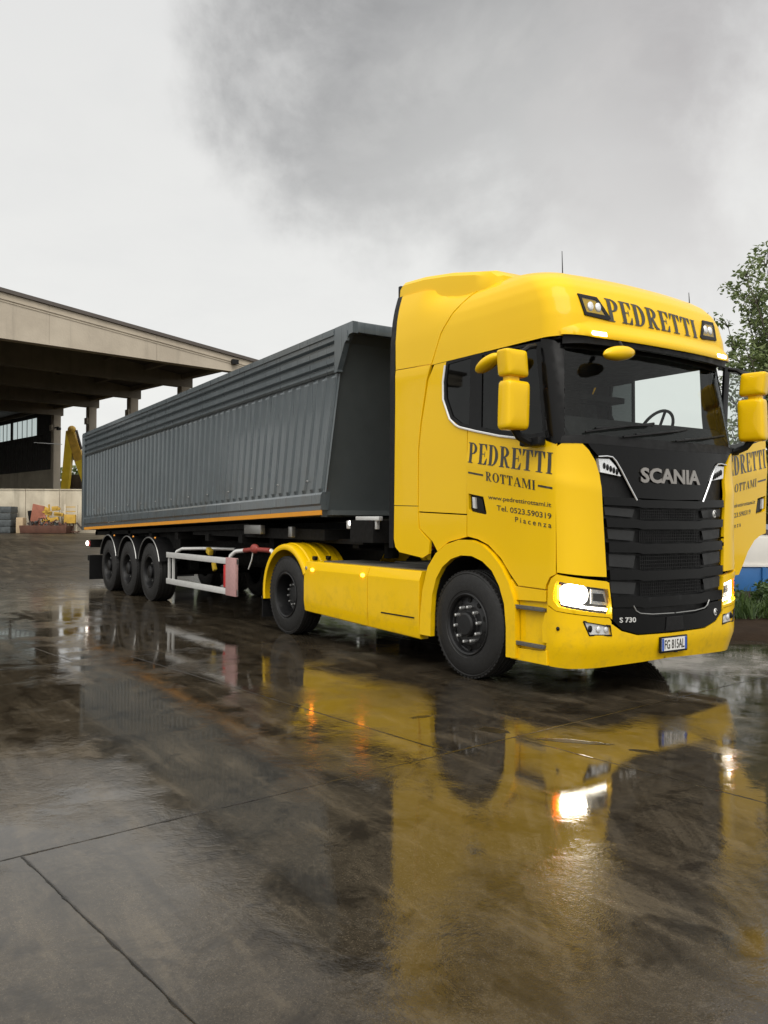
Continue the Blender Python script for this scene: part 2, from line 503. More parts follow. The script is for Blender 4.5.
# ------------------------------------------------------------------ mesh helpers
class MB:
    """collects geometry and links it as ONE mesh object"""
    def __init__(self, *mats):
        self.bm = bmesh.new()
        self.mats = [M[k] for k in mats]

    def face(self, vs, mi=0, smooth=False):
        try:
            f = self.bm.faces.new(vs)
        except ValueError:
            return None
        f.material_index = mi
        f.smooth = smooth
        return f

    def box(self, c, s, mi=0, rot=None, taper=1.0, bev=0.0):
        """c centre, s full sizes; taper scales the top in x,y"""
        tmp = bmesh.new()
        bmesh.ops.create_cube(tmp, size=1.0)
        for v in tmp.verts:
            k = taper if v.co.z > 0 else 1.0
            v.co = Vector((v.co.x * s[0] * k, v.co.y * s[1] * k, v.co.z * s[2]))
        if bev:
            bmesh.ops.bevel(tmp, geom=list(tmp.edges), offset=bev, segments=2, affect='EDGES', profile=.6)
        mt = Matrix.Translation(Vector(c))
        if rot is not None:
            mt = mt @ rot
        self._merge(tmp, mt, mi, bev > 0)
        return self

    def _merge(self, tmp, mt, mi, smooth=False):
        vm = {v: self.bm.verts.new(mt @ v.co) for v in tmp.verts}
        for f in tmp.faces:
            self.face([vm[v] for v in f.verts], mi, smooth)
        tmp.free()

    def loft(self, rings, mi=0, smooth=True, closed=True, cap=True):
        vs = [[self.bm.verts.new(Vector(q)) for q in r] for r in rings]
        n = len(vs[0])
        for a, b in zip(vs, vs[1:]):
            for i in range(n if closed else n - 1):
                j = (i + 1) % n
                self.face((a[i], a[j], b[j], b[i]), mi, smooth)
        if cap:
            self.face(list(reversed(vs[0])), mi, False)
            self.face(vs[-1], mi, False)
        return self

    def tube(self, pts, r, mi=0, seg=10, rads=None):
        pts = [Vector(q) for q in pts]
        rings = []
        nrm = None
        for i, q in enumerate(pts):
            t = (pts[min(i + 1, len(pts) - 1)] - pts[max(i - 1, 0)]).normalized()
            if nrm is None:
                nrm = t.orthogonal().normalized()
            nrm = (nrm - t * nrm.dot(t))
            if nrm.length < 1e-5:
                nrm = t.orthogonal()
            nrm.normalize()
            bi = t.cross(nrm)
            rr = rads[i] if rads else r
            rings.append([q + (nrm * math.cos(k * 2 * PI / seg) + bi * math.sin(k * 2 * PI / seg)) * rr for k in range(seg)])
        return self.loft(rings, mi)

    def lathe_y(self, prof, c=(0, 0, 0), seg=48, mi=0, a0=0.0, a1=2 * PI, smooth=True):
        """revolve (r, y) profile round an axis parallel to Y"""
        full = abs(a1 - a0 - 2 * PI) < 1e-6
        n = seg if full else seg + 1
        cols = []
        for k in range(n):
            a = a0 + (a1 - a0) * k / seg
            cols.append([self.bm.verts.new(Vector((c[0] + r * math.cos(a), c[1] + y, c[2] + r * math.sin(a)))) for r, y in prof])
        for k in range(seg):
            p, q = cols[k], cols[(k + 1) % n]
            for i in range(len(prof) - 1):
                self.face((p[i], q[i], q[i + 1], p[i + 1]), mi, smooth)
        return self

    def prism(self, poly, axis, a, b, mi=0):
        """extrude a 2D polygon along axis 0/1/2 from a to b"""
        def mk(uv, w):
            q = list(uv)
            q.insert(axis, w)
            return Vector(q)
        v0 = [self.bm.verts.new(mk(uv, a)) for uv in poly]
        v1 = [self.bm.verts.new(mk(uv, b)) for uv in poly]
        n = len(poly)
        self.face(v0, mi)
        self.face(list(reversed(v1)), mi)
        for i in range(n):
            j = (i + 1) % n
            self.face((v0[i], v1[i], v1[j], v0[j]), mi)
        return self

    def ellipsoid(self, c, s, mi=0, p=2.0, seg=20, rings=12):
        def sg(v, e):
            return math.copysign(abs(v) ** e, v)
        e = 2.0 / p
        rr = []
        for i in range(1, rings):
            ph = -PI / 2 + PI * i / rings
            rr.append([(c[0] + s[0] * sg(math.cos(ph), e) * sg(math.cos(2 * PI * k / seg), e),
                        c[1] + s[1] * sg(math.cos(ph), e) * sg(math.sin(2 * PI * k / seg), e),
                        c[2] + s[2] * sg(math.sin(ph), e)) for k in range(seg)])
        return self.loft(rr, mi)

    def build(self, name, parent=None, sharp=40, bevel=0.0, loc=(0, 0, 0), tf=None):
        bm = self.bm
        if tf is not None:
            bmesh.ops.transform(bm, matrix=tf, verts=bm.verts)
        bmesh.ops.recalc_face_normals(bm, faces=bm.faces)
        me = bpy.data.meshes.new(name)
        bm.to_mesh(me)
        bm.free()
        for mt in self.mats:
            me.materials.append(mt)
        if sharp:
            me.polygons.foreach_set('use_smooth', [True] * len(me.polygons))
            me.set_sharp_from_angle(angle=R(sharp))
        o = bpy.data.objects.new(name, me)
        COL.objects.link(o)
        o.location = loc
        if parent is not None:
            setparent(o, parent)
        if bevel:
            md = o.modifiers.new('edge', 'BEVEL')
            md.width = bevel
            md.segments = 2
            md.limit_method = 'ANGLE'
            md.angle_limit = R(50)
            md.harden_normals = True
        return o


def wloc(o):
    v = Vector(o.location)
    return v


WORLD = {}
def setparent(o, p):
    """keep the world placement given in o.location"""
    WORLD[o.name] = Vector(o.location)
    o.parent = p
    o.matrix_parent_inverse = Matrix.Translation(-WORLD.get(p.name, Vector((0, 0, 0)))) if p.name in WORLD else Matrix.Identity(4)
    o.matrix_parent_inverse = Matrix.Translation(-WORLD[p.name])


def thing(name, label, cat, loc=(0, 0, 0), group=None):
    o = bpy.data.objects.new(name, None)
    o.empty_display_size = .3
    COL.objects.link(o)
    o.location = loc
    WORLD[o.name] = Vector(loc)
    tag(o, label, cat, group)
    return o


def tag(o, label=None, cat=None, group=None, kind=None):
    if label:
        o['label'] = label
    if cat:
        o['category'] = cat
    if group:
        o['group'] = group
    if kind:
        o['kind'] = kind
    return o


def copy_part(src, parent, loc):
    c = src.copy()
    COL.objects.link(c)
    c.location = loc
    setparent(c, parent)
    return c


def inside(poly, x, y):
    r = False
    n = len(poly)
    j = n - 1
    for i in range(n):
        xi, yi = poly[i]
        xj, yj = poly[j]
        if (yi > y) != (yj > y) and x < (xj - xi) * (y - yi) / (yj - yi) + xi:
            r = not r
        j = i
    return r


def patch(mb, shapes, surf, off=0.0, thick=.02, step=.06, mi=0, mi_in=None, sheet=False):
    """fill 2D shapes (each: outer loop + hole loops) and wrap them on surf(u,v)->(point, normal)"""
    pts, edges = [], []
    for sh in shapes:
        for loop in sh:
            n0 = len(pts)
            for a, b in zip(loop, loop[1:] + loop[:1]):
                d = math.hypot(b[0] - a[0], b[1] - a[1])
                k = max(1, int(math.ceil(d / step)))
                for i in range(k):
                    pts.append(Vector((a[0] + (b[0] - a[0]) * i / k, a[1] + (b[1] - a[1]) * i / k)))
            n1 = len(pts)
            edges += [(i, i + 1 if i + 1 < n1 else n0) for i in range(n0, n1)]
    def inany(x, y):
        for sh in shapes:
            if inside(sh[0], x, y) and not any(inside(h, x, y) for h in sh[1:]):
                return True
        return False
    xs = [q.x for q in pts]
    ys = [q.y for q in pts]
    if step < 10:
        x = min(xs) + step * .5
        while x < max(xs):
            y = min(ys) + step * .5
            while y < max(ys):
                if inany(x, y):
                    pts.append(Vector((x + random.uniform(-.01, .01) * step, y + random.uniform(-.01, .01) * step)))
                y += step
            x += step
    vo, eo, fo, *_ = delaunay_2d_cdt(pts, edges, [], 0, 1e-6)
    tris = []
    for f in fo:
        cx = sum(vo[i][0] for i in f) / 3
        cy = sum(vo[i][1] for i in f) / 3
        if inany(cx, cy):
            tris.append(f)
    used = sorted({i for f in tris for i in f})
    top, bot = {}, {}
    nrm = {}
    for i in used:
        p, n = surf(vo[i][0], vo[i][1])
        top[i] = mb.bm.verts.new(p + n * off)
        if not sheet:
            bot[i] = mb.bm.verts.new(p + n * (off - thick))
        nrm[i] = n
    ec = {}
    for f in tris:
        a, b, c = (top[i] for i in f)
        fn = (b.co - a.co).cross(c.co - a.co)
        g = list(f)
        if fn.dot(nrm[f[0]]) < 0:
            g.reverse()
        mb.face([top[i] for i in g], mi, True)
        if not sheet:
            mb.face([bot[i] for i in reversed(g)], mi if mi_in is None else mi_in, True)
            for a, b in zip(g, g[1:] + g[:1]):
                ec[(a, b)] = 1
    if not sheet:
        for (a, b) in ec:
            if (b, a) not in ec:
                mb.face((top[b], top[a], bot[a], bot[b]), mi, False)
    return mb


# ------------------------------------------------------------------ lettering
def arc(cx, cy, rx, ry, a0, a1, n=12):
    return [(cx + rx * math.cos(R(a0 + (a1 - a0) * i / n)), cy + ry * math.sin(R(a0 + (a1 - a0) * i / n))) for i in range(n + 1)]


def rect(x0, y0, x1, y1):
    return [(x0, y0), (x1, y0), (x1, y1), (x0, y1)]


def halfring(x, cy, rx, ry, ix, iy):
    return arc(x, cy, rx, ry, 90, -90) + arc(x, cy, ix, iy, -90, 90)


_st = [rect(.07, .0, .25, 1)]
_sf = [rect(0, 0, .32, .045), rect(0, .955, .32, 1)]
GLY = {
    'P': (.60, _st + _sf + [halfring(.25, .72, .33, .28, .15, .235)]),
    'R': (.66, _st + _sf + [halfring(.25, .74, .32, .26, .14, .215), [(.24, .50), (.38, .50), (.55, .10), (.66, .05), (.66, 0), (.46, 0), (.36, .16)]]),
    'E': (.58, _st + [rect(0, 0, .56, .045), rect(0, .955, .56, 1), [(.56, .955), (.56, .70), (.53, .70), (.40, .955)], [(.56, .045), (.57, .32), (.54, .32), (.40, .045)], rect(.25, .485, .42, .53), rect(.40, .37, .43, .64)]),
    'D': (.66, _st + _sf + [halfring(.25, .5, .38, .5, .19, .455)]),
    'T': (.62, [rect(.22, 0, .40, 1), rect(.12, 0, .50, .045), rect(.01, .955, .61, 1), [(.01, .955), (.01, .68), (.04, .68), (.17, .955)], [(.61, .955), (.61, .68), (.58, .68), (.45, .955)]]),
    'I': (.34, _st + _sf),
    'O': (.74, [('ring', arc(.37, .5, .36, .52, 0, 360, 28)[:-1], arc(.37, .5, .18, .46, 0, 360, 28)[:-1])]),
    'A': (.74, [[(.34, 1), (.44, 1), (.72, .04), (.50, .04), (.31, .80), (.10, .04), (.04, .04)], rect(0, 0, .22, .045), rect(.44, 0, .78, .045), rect(.17, .30, .52, .345)]),
    'M': (.92, [rect(.08, .04, .13, 1), rect(.68, .04, .86, 1), [(.08, 1), (.26, 1), (.47, .30), (.42, .02)], [(.70, 1), (.42, .02), (.47, .02), (.74, 1)], rect(0, 0, .22, .045), rect(.60, 0, .94, .045), rect(0, .955, .2, 1), rect(.68, .955, .94, 1)]),
}


def serif(word, gap=.06):
    x = 0
    out = []
    for ch in word:
        wd, polys = GLY[ch]
        for q in polys:
            if isinstance(q, tuple):
                out.append([[(a + x, b) for a, b in q[1]], [(a + x, b) for a, b in q[2]]])
            else:
                out.append([[(a + x, b) for a, b in q]])
        x += wd + gap
    return out, x - gap


def put_serif(mb, word, u0, u1, v0, vslope, h, surf, off, gap=.06, mi=0, step=.05, hslope=0.0):
    shapes, wd = serif(word, gap)
    k = (u1 - u0) / wd
    shp = [[[(u0 + x * k, v0 + (x * k) * vslope + y * (h + hslope * x * k)) for x, y in loop] for loop in sh] for sh in shapes]
    for sh in [shp]:
        patch(mb, sh, surf, off, .003, step, mi, sheet=True)


def font_text(mb, txt, u0, u1, v0, vslope, h, surf, off, bold=.0, mi=0, depth=0.0, spacing=1.0):
    """built-in sans lettering wrapped on a surface"""
    cu = bpy.data.curves.new('t', 'FONT')
    cu.body = txt
    cu.size = 1.0
    cu.offset = bold
    cu.space_character = spacing
    cu.resolution_u = 3
    cu.fill_mode = 'BOTH' if depth else 'FRONT'
    cu.extrude = .5 if depth else 0.0
    ob = bpy.data.objects.new('t', cu)
    COL.objects.link(ob)
    dg = bpy.context.evaluated_depsgraph_get()
    me = bpy.data.meshes.new_from_object(ob.evaluated_get(dg))
    bpy.data.objects.remove(ob)
    bpy.data.curves.remove(cu)
    xs = [v.co.x for v in me.vertices]
    ys = [v.co.y for v in me.vertices]
    x0, x1, y0, y1 = min(xs), max(xs), min(ys), max(ys)
    vm = []
    for v in me.vertices:
        a = (v.co.x - x0) / (x1 - x0) * (u1 - u0)
        p, n = surf(u0 + a, v0 + a * vslope + (v.co.y - y0) / (y1 - y0) * h)
        vm.append(mb.bm.verts.new(p + n * (off + (v.co.z * depth))))
    for f in me.polygons:
        mb.face([vm[i] for i in f.vertices], mi, False)
    bpy.data.meshes.remove(me)


# ------------------------------------------------------------------ cab surface: plan curve that changes with height
TAB = [  # z, Xfront, halfwidth, bow, corner y, corner x
    (0.25, 1.37, 1.19, .05, .42, .30),
    (0.45, 1.42, 1.215, .05, .40, .28),
    (0.75, 1.42, 1.22, .05, .40, .27),
    (1.05, 1.41, 1.22, .05, .38, .25),
    (2.20, 1.38, 1.22, .06, .36, .23),
    (3.05, 1.23, 1.21, .07, .36, .25),
    (3.12, 1.22, 1.208, .07, .36, .25)]


def par(z, T=TAB):
    if z <= T[0][0]:
        return T[0][1:]
    for a, b in zip(T, T[1:]):
        if z <= b[0]:
            t = (z - a[0]) / (b[0] - a[0])
            return tuple(a[i] + (b[i] - a[i]) * t for i in range(1, len(a)))
    return T[-1][1:]


def cabP(s, z, T=TAB):
    Xf, Wd, bow, rc, rx = par(z, T)
    a = abs(s)
    sg = -1 if s >= 0 else 1
    y0 = Wd - rc
    L = .5 * PI * math.sqrt((rc * rc + rx * rx) / 2)
    Xb = Xf - bow
    if a <= y0:
        x = Xf - bow * (a / y0) ** 2
        y = a
    elif a <= y0 + L:
        ph = (a - y0) / L * PI / 2
        y = y0 + rc * math.sin(ph)
        x = Xb - rx * (1 - math.cos(ph))
    else:
        x = Xb - rx - (a - y0 - L)
        y = Wd
    return Vector((x, sg * y, z))


def mk_surf(T):
    def surf(s, z):
        p = cabP(s, z, T)
        e = .004
        n = (cabP(s + e, z, T) - cabP(s - e, z, T)).cross(cabP(s, z + e, T) - cabP(s, z - e, T))
        n.normalize()
        if n.dot(Vector((p.x + .2 if abs(p.y) < 1.1 else 0.2, p.y, 0))) < 0:
            n = -n
        return p, n
    return surf
cab = mk_surf(TAB)


def sX(X, z):
    """s of the near-side point at given X"""
    Xf, Wd, bow, rc, rx = par(z)
    y0 = Wd - rc
    L = .5 * PI * math.sqrt((rc * rc + rx * rx) / 2)
    Xb = Xf - bow
    Xc = Xb - rx
    if X <= Xc:
        return y0 + L + Xc - X
    return y0 + L * math.acos(max(-1, min(1, 1 - (Xb - X) / rx))) / (PI / 2)


def near(X, z):
    return cab(sX(X, z), z)


def far(X, z):
    return cab(-sX(X, z), z)


def plane_y(y, sg=-1):
    def f(X, z):
        return Vector((X, y, z)), Vector((0, sg, 0))
    return f


def mirror2(half):
    """mirror a polyline of (s,z) given from s=0 outwards"""
    return [(-s, z) for s, z in reversed(half) if s > 1e-6] + half


# ================================================================== GROUND
def build_ground():
    mb = MB('ground')
    def axis(lo, hi):
        a = [lo, lo * .5, lo * .25]
        v = -80.0
        while v <= 40:
            a.append(v)
            v += 2.5
        a += [hi * .25, hi * .5, hi]
        return sorted(set(a))
    xs = axis(-1500, 1500)
    ys = axis(-1500, 1500)
    g = [[mb.bm.verts.new((x, y, gz(x))) for y in ys] for x in xs]
    for i in range(len(xs) - 1):
        for j in range(len(ys) - 1):
            mb.face((g[i][j], g[i + 1][j], g[i + 1][j + 1], g[i][j + 1]), 0, True)
    o = mb.build('ground', sharp=0)
    tag(o, kind='structure')
build_ground()


# ================================================================== WHEELS
def tyre_prof(Rt, Rr, wd, grooves=4):
    """profile (r, y) from the outer bead over the tread to the inner bead; outer face at y=-wd/2"""
    h = wd / 2
    pr = [(Rr, -h + .035), (Rr + .012, -h + .012), (Rr + .03, -h + .010), (Rr + .035, -h + .004), (Rr + (Rt - Rr) * .45, -h), (Rr + (Rt - Rr) * .52, -h + .004),
          (Rr + (Rt - Rr) * .72, -h + .006), (Rt - .035, -h + .022), (Rt - .028, -h + .018), (Rt - .012, -h + .026), (Rt - .003, -h + .045)]
    n = grooves
    span = wd - .10
    for k in range(n):
        y = -h + .05 + span * (k + .5) / n
        pr += [(Rt, y - .012), (Rt - .014, y - .007), (Rt - .014, y + .007), (Rt, y + .012)]
    pr += [(r, -y) for r, y in reversed(pr[:11])]
    return pr


def tyre_mesh(Rt, Rr, wd):
    mb = MB('rubber')
    mb.lathe_y(tyre_prof(Rt, Rr, wd), seg=72)
    # shoulder blocks
    for k in range(60):
        a = 2 * PI * k / 60
        rot = Matrix.Rotation(-a, 4, 'Y')
        for sg in (-1, 1):
            mb.box((math.cos(a) * (Rt - .008), sg * (wd / 2 - .040), math.sin(a) * (Rt - .008)), (.012, .035, .030), 0, rot=Matrix.Rotation(-a, 4, 'Y'))
    return mb


def front_rim(mb):
    # dark disc, bulging hub, dark hand holes and ten bright nut caps
    mb.lathe_y([(.285, .10), (.292, -.125), (.298, -.142), (.288, -.150), (.272, -.138), (.262, -.105), (.25, -.098), (.205, -.112), (.195, -.118), (.125, -.118), (.118, -.125), (.112, -.165), (.095, -.178), (.0001, -.180)], seg=56)
    for k in range(10):
        a = 2 * PI * (k + .5) / 10
        mb.lathe_y([(.0001, -.1165), (.024, -.116), (.026, -.100)], (math.cos(a) * .232, 0, math.sin(a) * .232), 16, mi=1)
    return mb


def drive_rim(mb):
    mb.lathe_y([(.285, .12), (.290, -.135), (.298, -.150), (.288, -.158), (.274, -.148), (.262, -.09), (.255, .03), (.235, .055), (.18, .05), (.17, .045), (.165, -.015), (.15, -.03), (.11, -.035), (.10, -.045), (.0001, -.05)], seg=56)
    for k in range(8):
        a = 2 * PI * (k + .5) / 8
        mb.lathe_y([(.0001, .047), (.022, .0475), (.022, .06)], (math.cos(a) * .212, 0, math.sin(a) * .212), 14, mi=1)
    return mb


def trailer_rim(mb):
    mb.lathe_y([(.285, .12), (.290, -.165), (.298, -.180), (.288, -.187), (.275, -.178), (.262, -.12), (.255, -.085), (.215, -.075), (.19, -.075), (.175, -.085), (.13, -.088), (.12, -.095), (.115, -.17), (.095, -.182), (.0001, -.184)], seg=48)
    for k in range(10):
        a = 2 * PI * (k + .5) / 10
        mb.lathe_y([(.0001, -.083), (.020, -.0825), (.020, -.07)], (math.cos(a) * .235, 0, math.sin(a) * .235), 12, mi=1)
    return mb


def nuts(n, r, y0, y1, rad, mat):
    out = []
    for k in range(n):
        mb = MB(mat)
        out.append(mb)
        a = 2 * PI * (k + .25) / n
        mb.lathe_y([(rad, y0), (rad, (y0 + y1) / 2), (rad * .8, y1 + .004), (rad * .35, y1), (.0001, y1)], (math.cos(a) * r, 0, math.sin(a) * r), 12)
    return out


# ================================================================== TRACTOR UNIT
truck = thing('tractor_unit', 'bright yellow high-roof tractor unit with lit headlights and its far door open', 'truck', (-1.5, 0, 0))

# ---- wheels
def wheel(name, kind, loc, parent, proto, flip=False):
    return None


def make_wheel(parent, loc, Rt, wd, rimf, nutmb, flip=False):
    t = tyre_mesh(Rt, .288, wd).build('wheel', parent, 30, loc=loc)
    rm = rimf(MB('rim_black', 'dark')).build('rim', t, 30, loc=loc)
    for nb_ in nutmb:
        nb_.build('wheel_nut', t, 40, loc=loc)
    return t


def dup_wheel(src, parent, loc, rotz=0.0):
    c = src.copy()
    COL.objects.link(c)
    c.location = loc
    setparent(c, parent)
    c.rotation_euler = (0, 0, rotz)
    for ch in src.children:
        d = ch.copy()
        COL.objects.link(d)
        d.parent = c
        d.location = (0, 0, 0)
        d.matrix_parent_inverse = Matrix.Identity(4)
    return c


RT_ = .517
fw = make_wheel(truck, (0, -1.085, RT_), RT_, .30, front_rim, nuts(10, .168, -.114, -.172, .018, 'nut_cap'))
for ch in fw.children:
    ch.location = (0, 0, 0)
    ch.matrix_parent_inverse = Matrix.Identity(4)
dup_wheel(fw, truck, (0, 1.085, RT_), PI)
dw_ = make_wheel(truck, (-3.75, -1.08, RT_), RT_, .31, drive_rim, nuts(10, .135, -.03, -.06, .016, 'steel'))
for ch in dw_.children:
    ch.location = (0, 0, 0)
    ch.matrix_parent_inverse = Matrix.Identity(4)
dup_wheel(dw_, truck, (-3.75, 1.08, RT_), PI)

# ---- chassis
mb = MB('dark', 'black', 'steel')
for sg in (-1, 1):
    mb.box((-1.9, sg * .40, .78), (5.2, .08, .27))
mb.box((0, 0, .55), (.14, 1.9, .16))
mb.box((-3.75, 0, .52), (.22, 1.7, .22))
mb.ellipsoid((-3.75, 0, .52), (.28, .25, .27))
mb.box((0.1, 0, 1.05), (1.9, 1.55, .5))
mb.box((-2.0, .0, .62), (2.2, 2.16, .5))
mb.box((.75, 0, .5), (.9, 1.9, .36))
mb.box((-1.0, .0, 1.1), (.5, .9, .25))
mb.box((-1.55, .55, 1.18), (1.3, 1.1, .42))  # dark filler added to block sky seen through the gap above the skirts
mb.box((-2.2, 0, .45), (1.9, 1.7, .3))  # dark lower bulk added against sky reflected under the chassis
mb.box((-1.05, .2, 1.35), (.3, 1.8, .5))
for x in (-4.3, -3.2):
    mb.box((x, 0, .70), (.1, .8, .2))
mb.build('chassis', truck)
mb = MB('dark', 'steel')
mb.lathe_y([(.0001, 0), (.5, 0), (.5, .06), (.0001, .06)], (0, 0, 0), 32)
mb.build('fifth_wheel', truck, tf=Matrix.Translation((-3.2, 0, 1.12)) @ Matrix.Rotation(R(90), 4, 'X'))
mb = MB('tread', 'steel')
mb.box((-1.75, -.85, .985), (2.3, .58, .03))
mb.box((-1.45, 0, 1.0), (1.5, 1.1, .03))
mb.build('catwalk', truck)

# ---- outer panels of the cab, near and far side
def side_panels(side, with_door):
    sgn = -1 if side is near else 1
    mb = MB('yellow', 'interior')
    B = [(-.805, 1.605), (-.022, 1.575), (-.022, 2.395), (-.13, 2.425), (-.285, 2.52), (-.395, 2.72), (-.405, 2.91), (-.365, 3.095), (-.56, 3.095), (-.66, 2.95), (-.765, 2.5), (-.80, 2.24)]
    C = [(-.80, 1.592), (-.022, 1.562), (-.022, 1.355), (-.3, 1.30), (-.48, 1.20), (-.565, 1.30), (-.78, 1.43)]
    patch(mb, [[B]], side, 0, .022, .07, 0, 1)
    patch(mb, [[C]], side, 0, .022, .07, 0, 1)
    if with_door:
        return mb
    return mb
cab_body = side_panels(near, True).build('cab_body', truck, bevel=.004)
mb = MB('yellow', 'interior')
# far side: same panels, the doorway left open
for quad in ([(-.805, 1.605), (-.022, 1.575), (-.022, 2.395), (-.13, 2.425), (-.285, 2.52), (-.395, 2.72), (-.405, 2.91), (-.365, 3.095), (-.56, 3.095), (-.66, 2.95), (-.765, 2.5), (-.80, 2.24)],
             [(-.80, 1.592), (-.022, 1.562), (-.022, 1.355), (-.3, 1.30), (-.48, 1.20), (-.565, 1.30), (-.78, 1.43)]):
    patch(mb, [[quad]], far, 0, .022, .07, 0, 1)
mb.build('body_panel', cab_body, bevel=.004)

# upper cab: side taper, sloping front and flat roof lofted in rings
RTAB = [  # z, Xfront, halfwidth, bow, corner y, corner x
    (3.098, 1.295, 1.212, .06, .27, .27),
    (3.20, 1.29, 1.210, .06, .27, .27),
    (3.30, 1.275, 1.207, .06, .26, .26),
    (3.45, 1.235, 1.197, .06, .26, .27),
    (3.56, 1.18, 1.178, .06, .26, .28),
    (3.65, 1.10, 1.145, .06, .27, .30),
    (3.72, 1.00, 1.10, .06, .28, .32),
    (3.78, .86, 1.04, .07, .30, .34),
    (3.825, .66, .95, .07, .32, .36),
    (3.855, .40, .82, .07, .34, .38)]
roofsurf = mk_surf(RTAB)
def ring_s(z, T):
    Xf, Wd, bow, rc, rx = par(z, T)
    y0 = Wd - rc
    L = .5 * PI * math.sqrt((rc * rc + rx * rx) / 2)
    Xc = Xf - bow - rx
    smax = y0 + L + (Xc + .86)
    ss = [y0 * i / 8 for i in range(8)] + [y0 + L * i / 10 for i in range(11)] + [y0 + L + (smax - y0 - L) * i / 10 for i in range(1, 11)]
    return [-q for q in reversed(ss[1:])] + ss
mb = MB('yellow', 'interior')
rings = []
for i in range(40):
    z = 3.098 + (3.855 - 3.098) * (1 - (1 - i / 39) ** 1.6)
    rings.append([cabP(s, z, RTAB) for s in ring_s(z, RTAB)])
mb.loft(rings, 0, True, closed=True, cap=False)
top = [mb.bm.verts.new(Vector((q.x * .6 - .2, q.y * .6, 3.87))) for q in rings[-1]]
last = [v for v in mb.bm.verts][-(len(top) * 2):-len(top)]
nr = len(top)
for i in range(nr):
    j = (i + 1) % nr
    mb.face((last[i], last[j], top[j], top[i]), 0, True)
mb.face(top, 0, True)
mb.build('cab_roof', cab_body, 35)

# roof deflector with black rear tip
mb = MB('yellow', 'black')
prof = [(-1.38, 3.74), (-1.38, 4.11), (-1.33, 4.15), (-.95, 4.125), (-.5, 4.06), (-.1, 3.975), (.12, 3.93), (.22, 3.86), (.22, 3.74)]
rr = []
for y, dz_, cut in ((-1.07, -.15, .05), (-1.06, -.05, .03), (-1.025, -.012, .01), (-.98, 0, 0), (-.8, .004, 0), (-.4, .012, 0), (0, .018, 0), (.4, .012, 0), (.8, .004, 0), (.98, 0, 0), (1.025, -.012, .01), (1.06, -.05, .03), (1.07, -.15, .05)):
    rr.append([(x - cut * (3 if x > 0 else 0), y, max(3.74, z + (dz_ if z > 3.8 else 0))) for x, z in prof])
mb.loft(rr, 0, True)
mb.build('roof_spoiler', truck, 30)
mb = MB('black')
mb.box((-1.40, 0, 3.98), (.05, 2.12, .26), bev=.01)
mb.build('spoiler_seal', truck)

# side fairings behind the cab
def wtop(z):
    return par(z, RTAB)[1] if z > 3.1 else 1.22
def fair(sg):
    def f(X, z):
        if z > 3.1:
            t = min(1, max(0, (-.15 - X) / .75))
            t = t * t * (3 - 2 * t)
            def wz(q):
                FT = [(3.1, 1.214), (3.45, 1.20), (3.7, 1.165), (3.85, 1.125), (4.0, 1.07)]
                wf = FT[-1][1]
                for (a, wa), (b, wb) in zip(FT, FT[1:]):
                    if q <= b:
                        wf = wa + (wb - wa) * max(0, q - a) / (b - a)
                        break
                return wtop(q) * (1 - t) + wf * t
            d = (wz(z + .01) - wz(z - .01)) / .02
            n = Vector((0, sg, -d)).normalized()
            return Vector((X, sg * wz(z), z)), n
        return Vector((X, sg * 1.22, z)), Vector((0, sg, 0))
    return f
FA = [[(-1.245, 1.31), (-1.215, 1.22), (-1.14, 1.17), (-.72, 1.125), (-.62, 1.17), (-.60, 1.30), (-.79, 1.425), (-.812, 1.655), (-1.24, 1.665)],
      [(-1.24, 1.673), (-.812, 1.663), (-.812, 2.24), (-.775, 2.5), (-.672, 2.95), (-.60, 3.10), (-1.235, 3.13), (-1.23, 2.81)],
      [(-1.235, 3.138), (-.597, 3.108), (-.46, 3.40), (-.30, 3.58), (-.11, 3.72), (.02, 3.79), (-.22, 3.825), (-.55, 3.885), (-.95, 3.94), (-1.30, 3.965), (-1.27, 3.6)]]
EDGE = [(-1.262, 1.21), (-1.262, 1.31), (-1.255, 1.68), (-1.245, 2.81), (-1.28, 3.6), (-1.31, 3.975), (-1.40, 3.975), (-1.37, 3.6), (-1.335, 2.81), (-1.345, 1.6), (-1.345, 1.21)]
for sg in (-1, 1):
    mb = MB('yellow', 'black')
    for q in FA:
        patch(mb, [[q]], fair(sg), .006, .03, .08, 0, 1)
    fo = mb.build('side_fairing', truck, bevel=.004)
    mb = MB('black')
    patch(mb, [[EDGE]], fair(sg), .0, .05, .08)
    mb.build('rubber_edge', fo)

# cab inside: floor, rear wall, headliner, dashboard, bulkhead below the windscreen
mb = MB('interior')
mb.box((-.86, 0, 2.3), (.03, 2.36, 1.9))
mb.box((.1, 0, 1.345), (1.85, 2.2, .03))
mb.box((.14, 0, 3.085), (1.98, 2.3, .02))
mb.box((-.45, 0, 2.86), (.75, 2.2, .06))          # upper bunk
mb.box((-.45, 0, 1.75), (.75, 2.3, .5))
mb.box((1.12, 0, 1.75), (.03, 1.85, .8))
mb.build('cab_lining', cab_body)
mb = MB('interior', 'black')
rr = []
for y, k in ((-1.12, .8), (-1.05, 1), (.2, 1.0), (.35, 1.1), (1.05, 1.1), (1.12, .85)):
    rr.append([(1.22, y, 1.75), (1.24, y, 2.22), (1.10, y, 2.36 + .065 * k), (.92, y, 2.35 + .08 * k), (.80, y, 2.14), (.82, y, 1.75)])
mb.loft(rr, 0, True)
mb.build('dashboard', truck, 40)
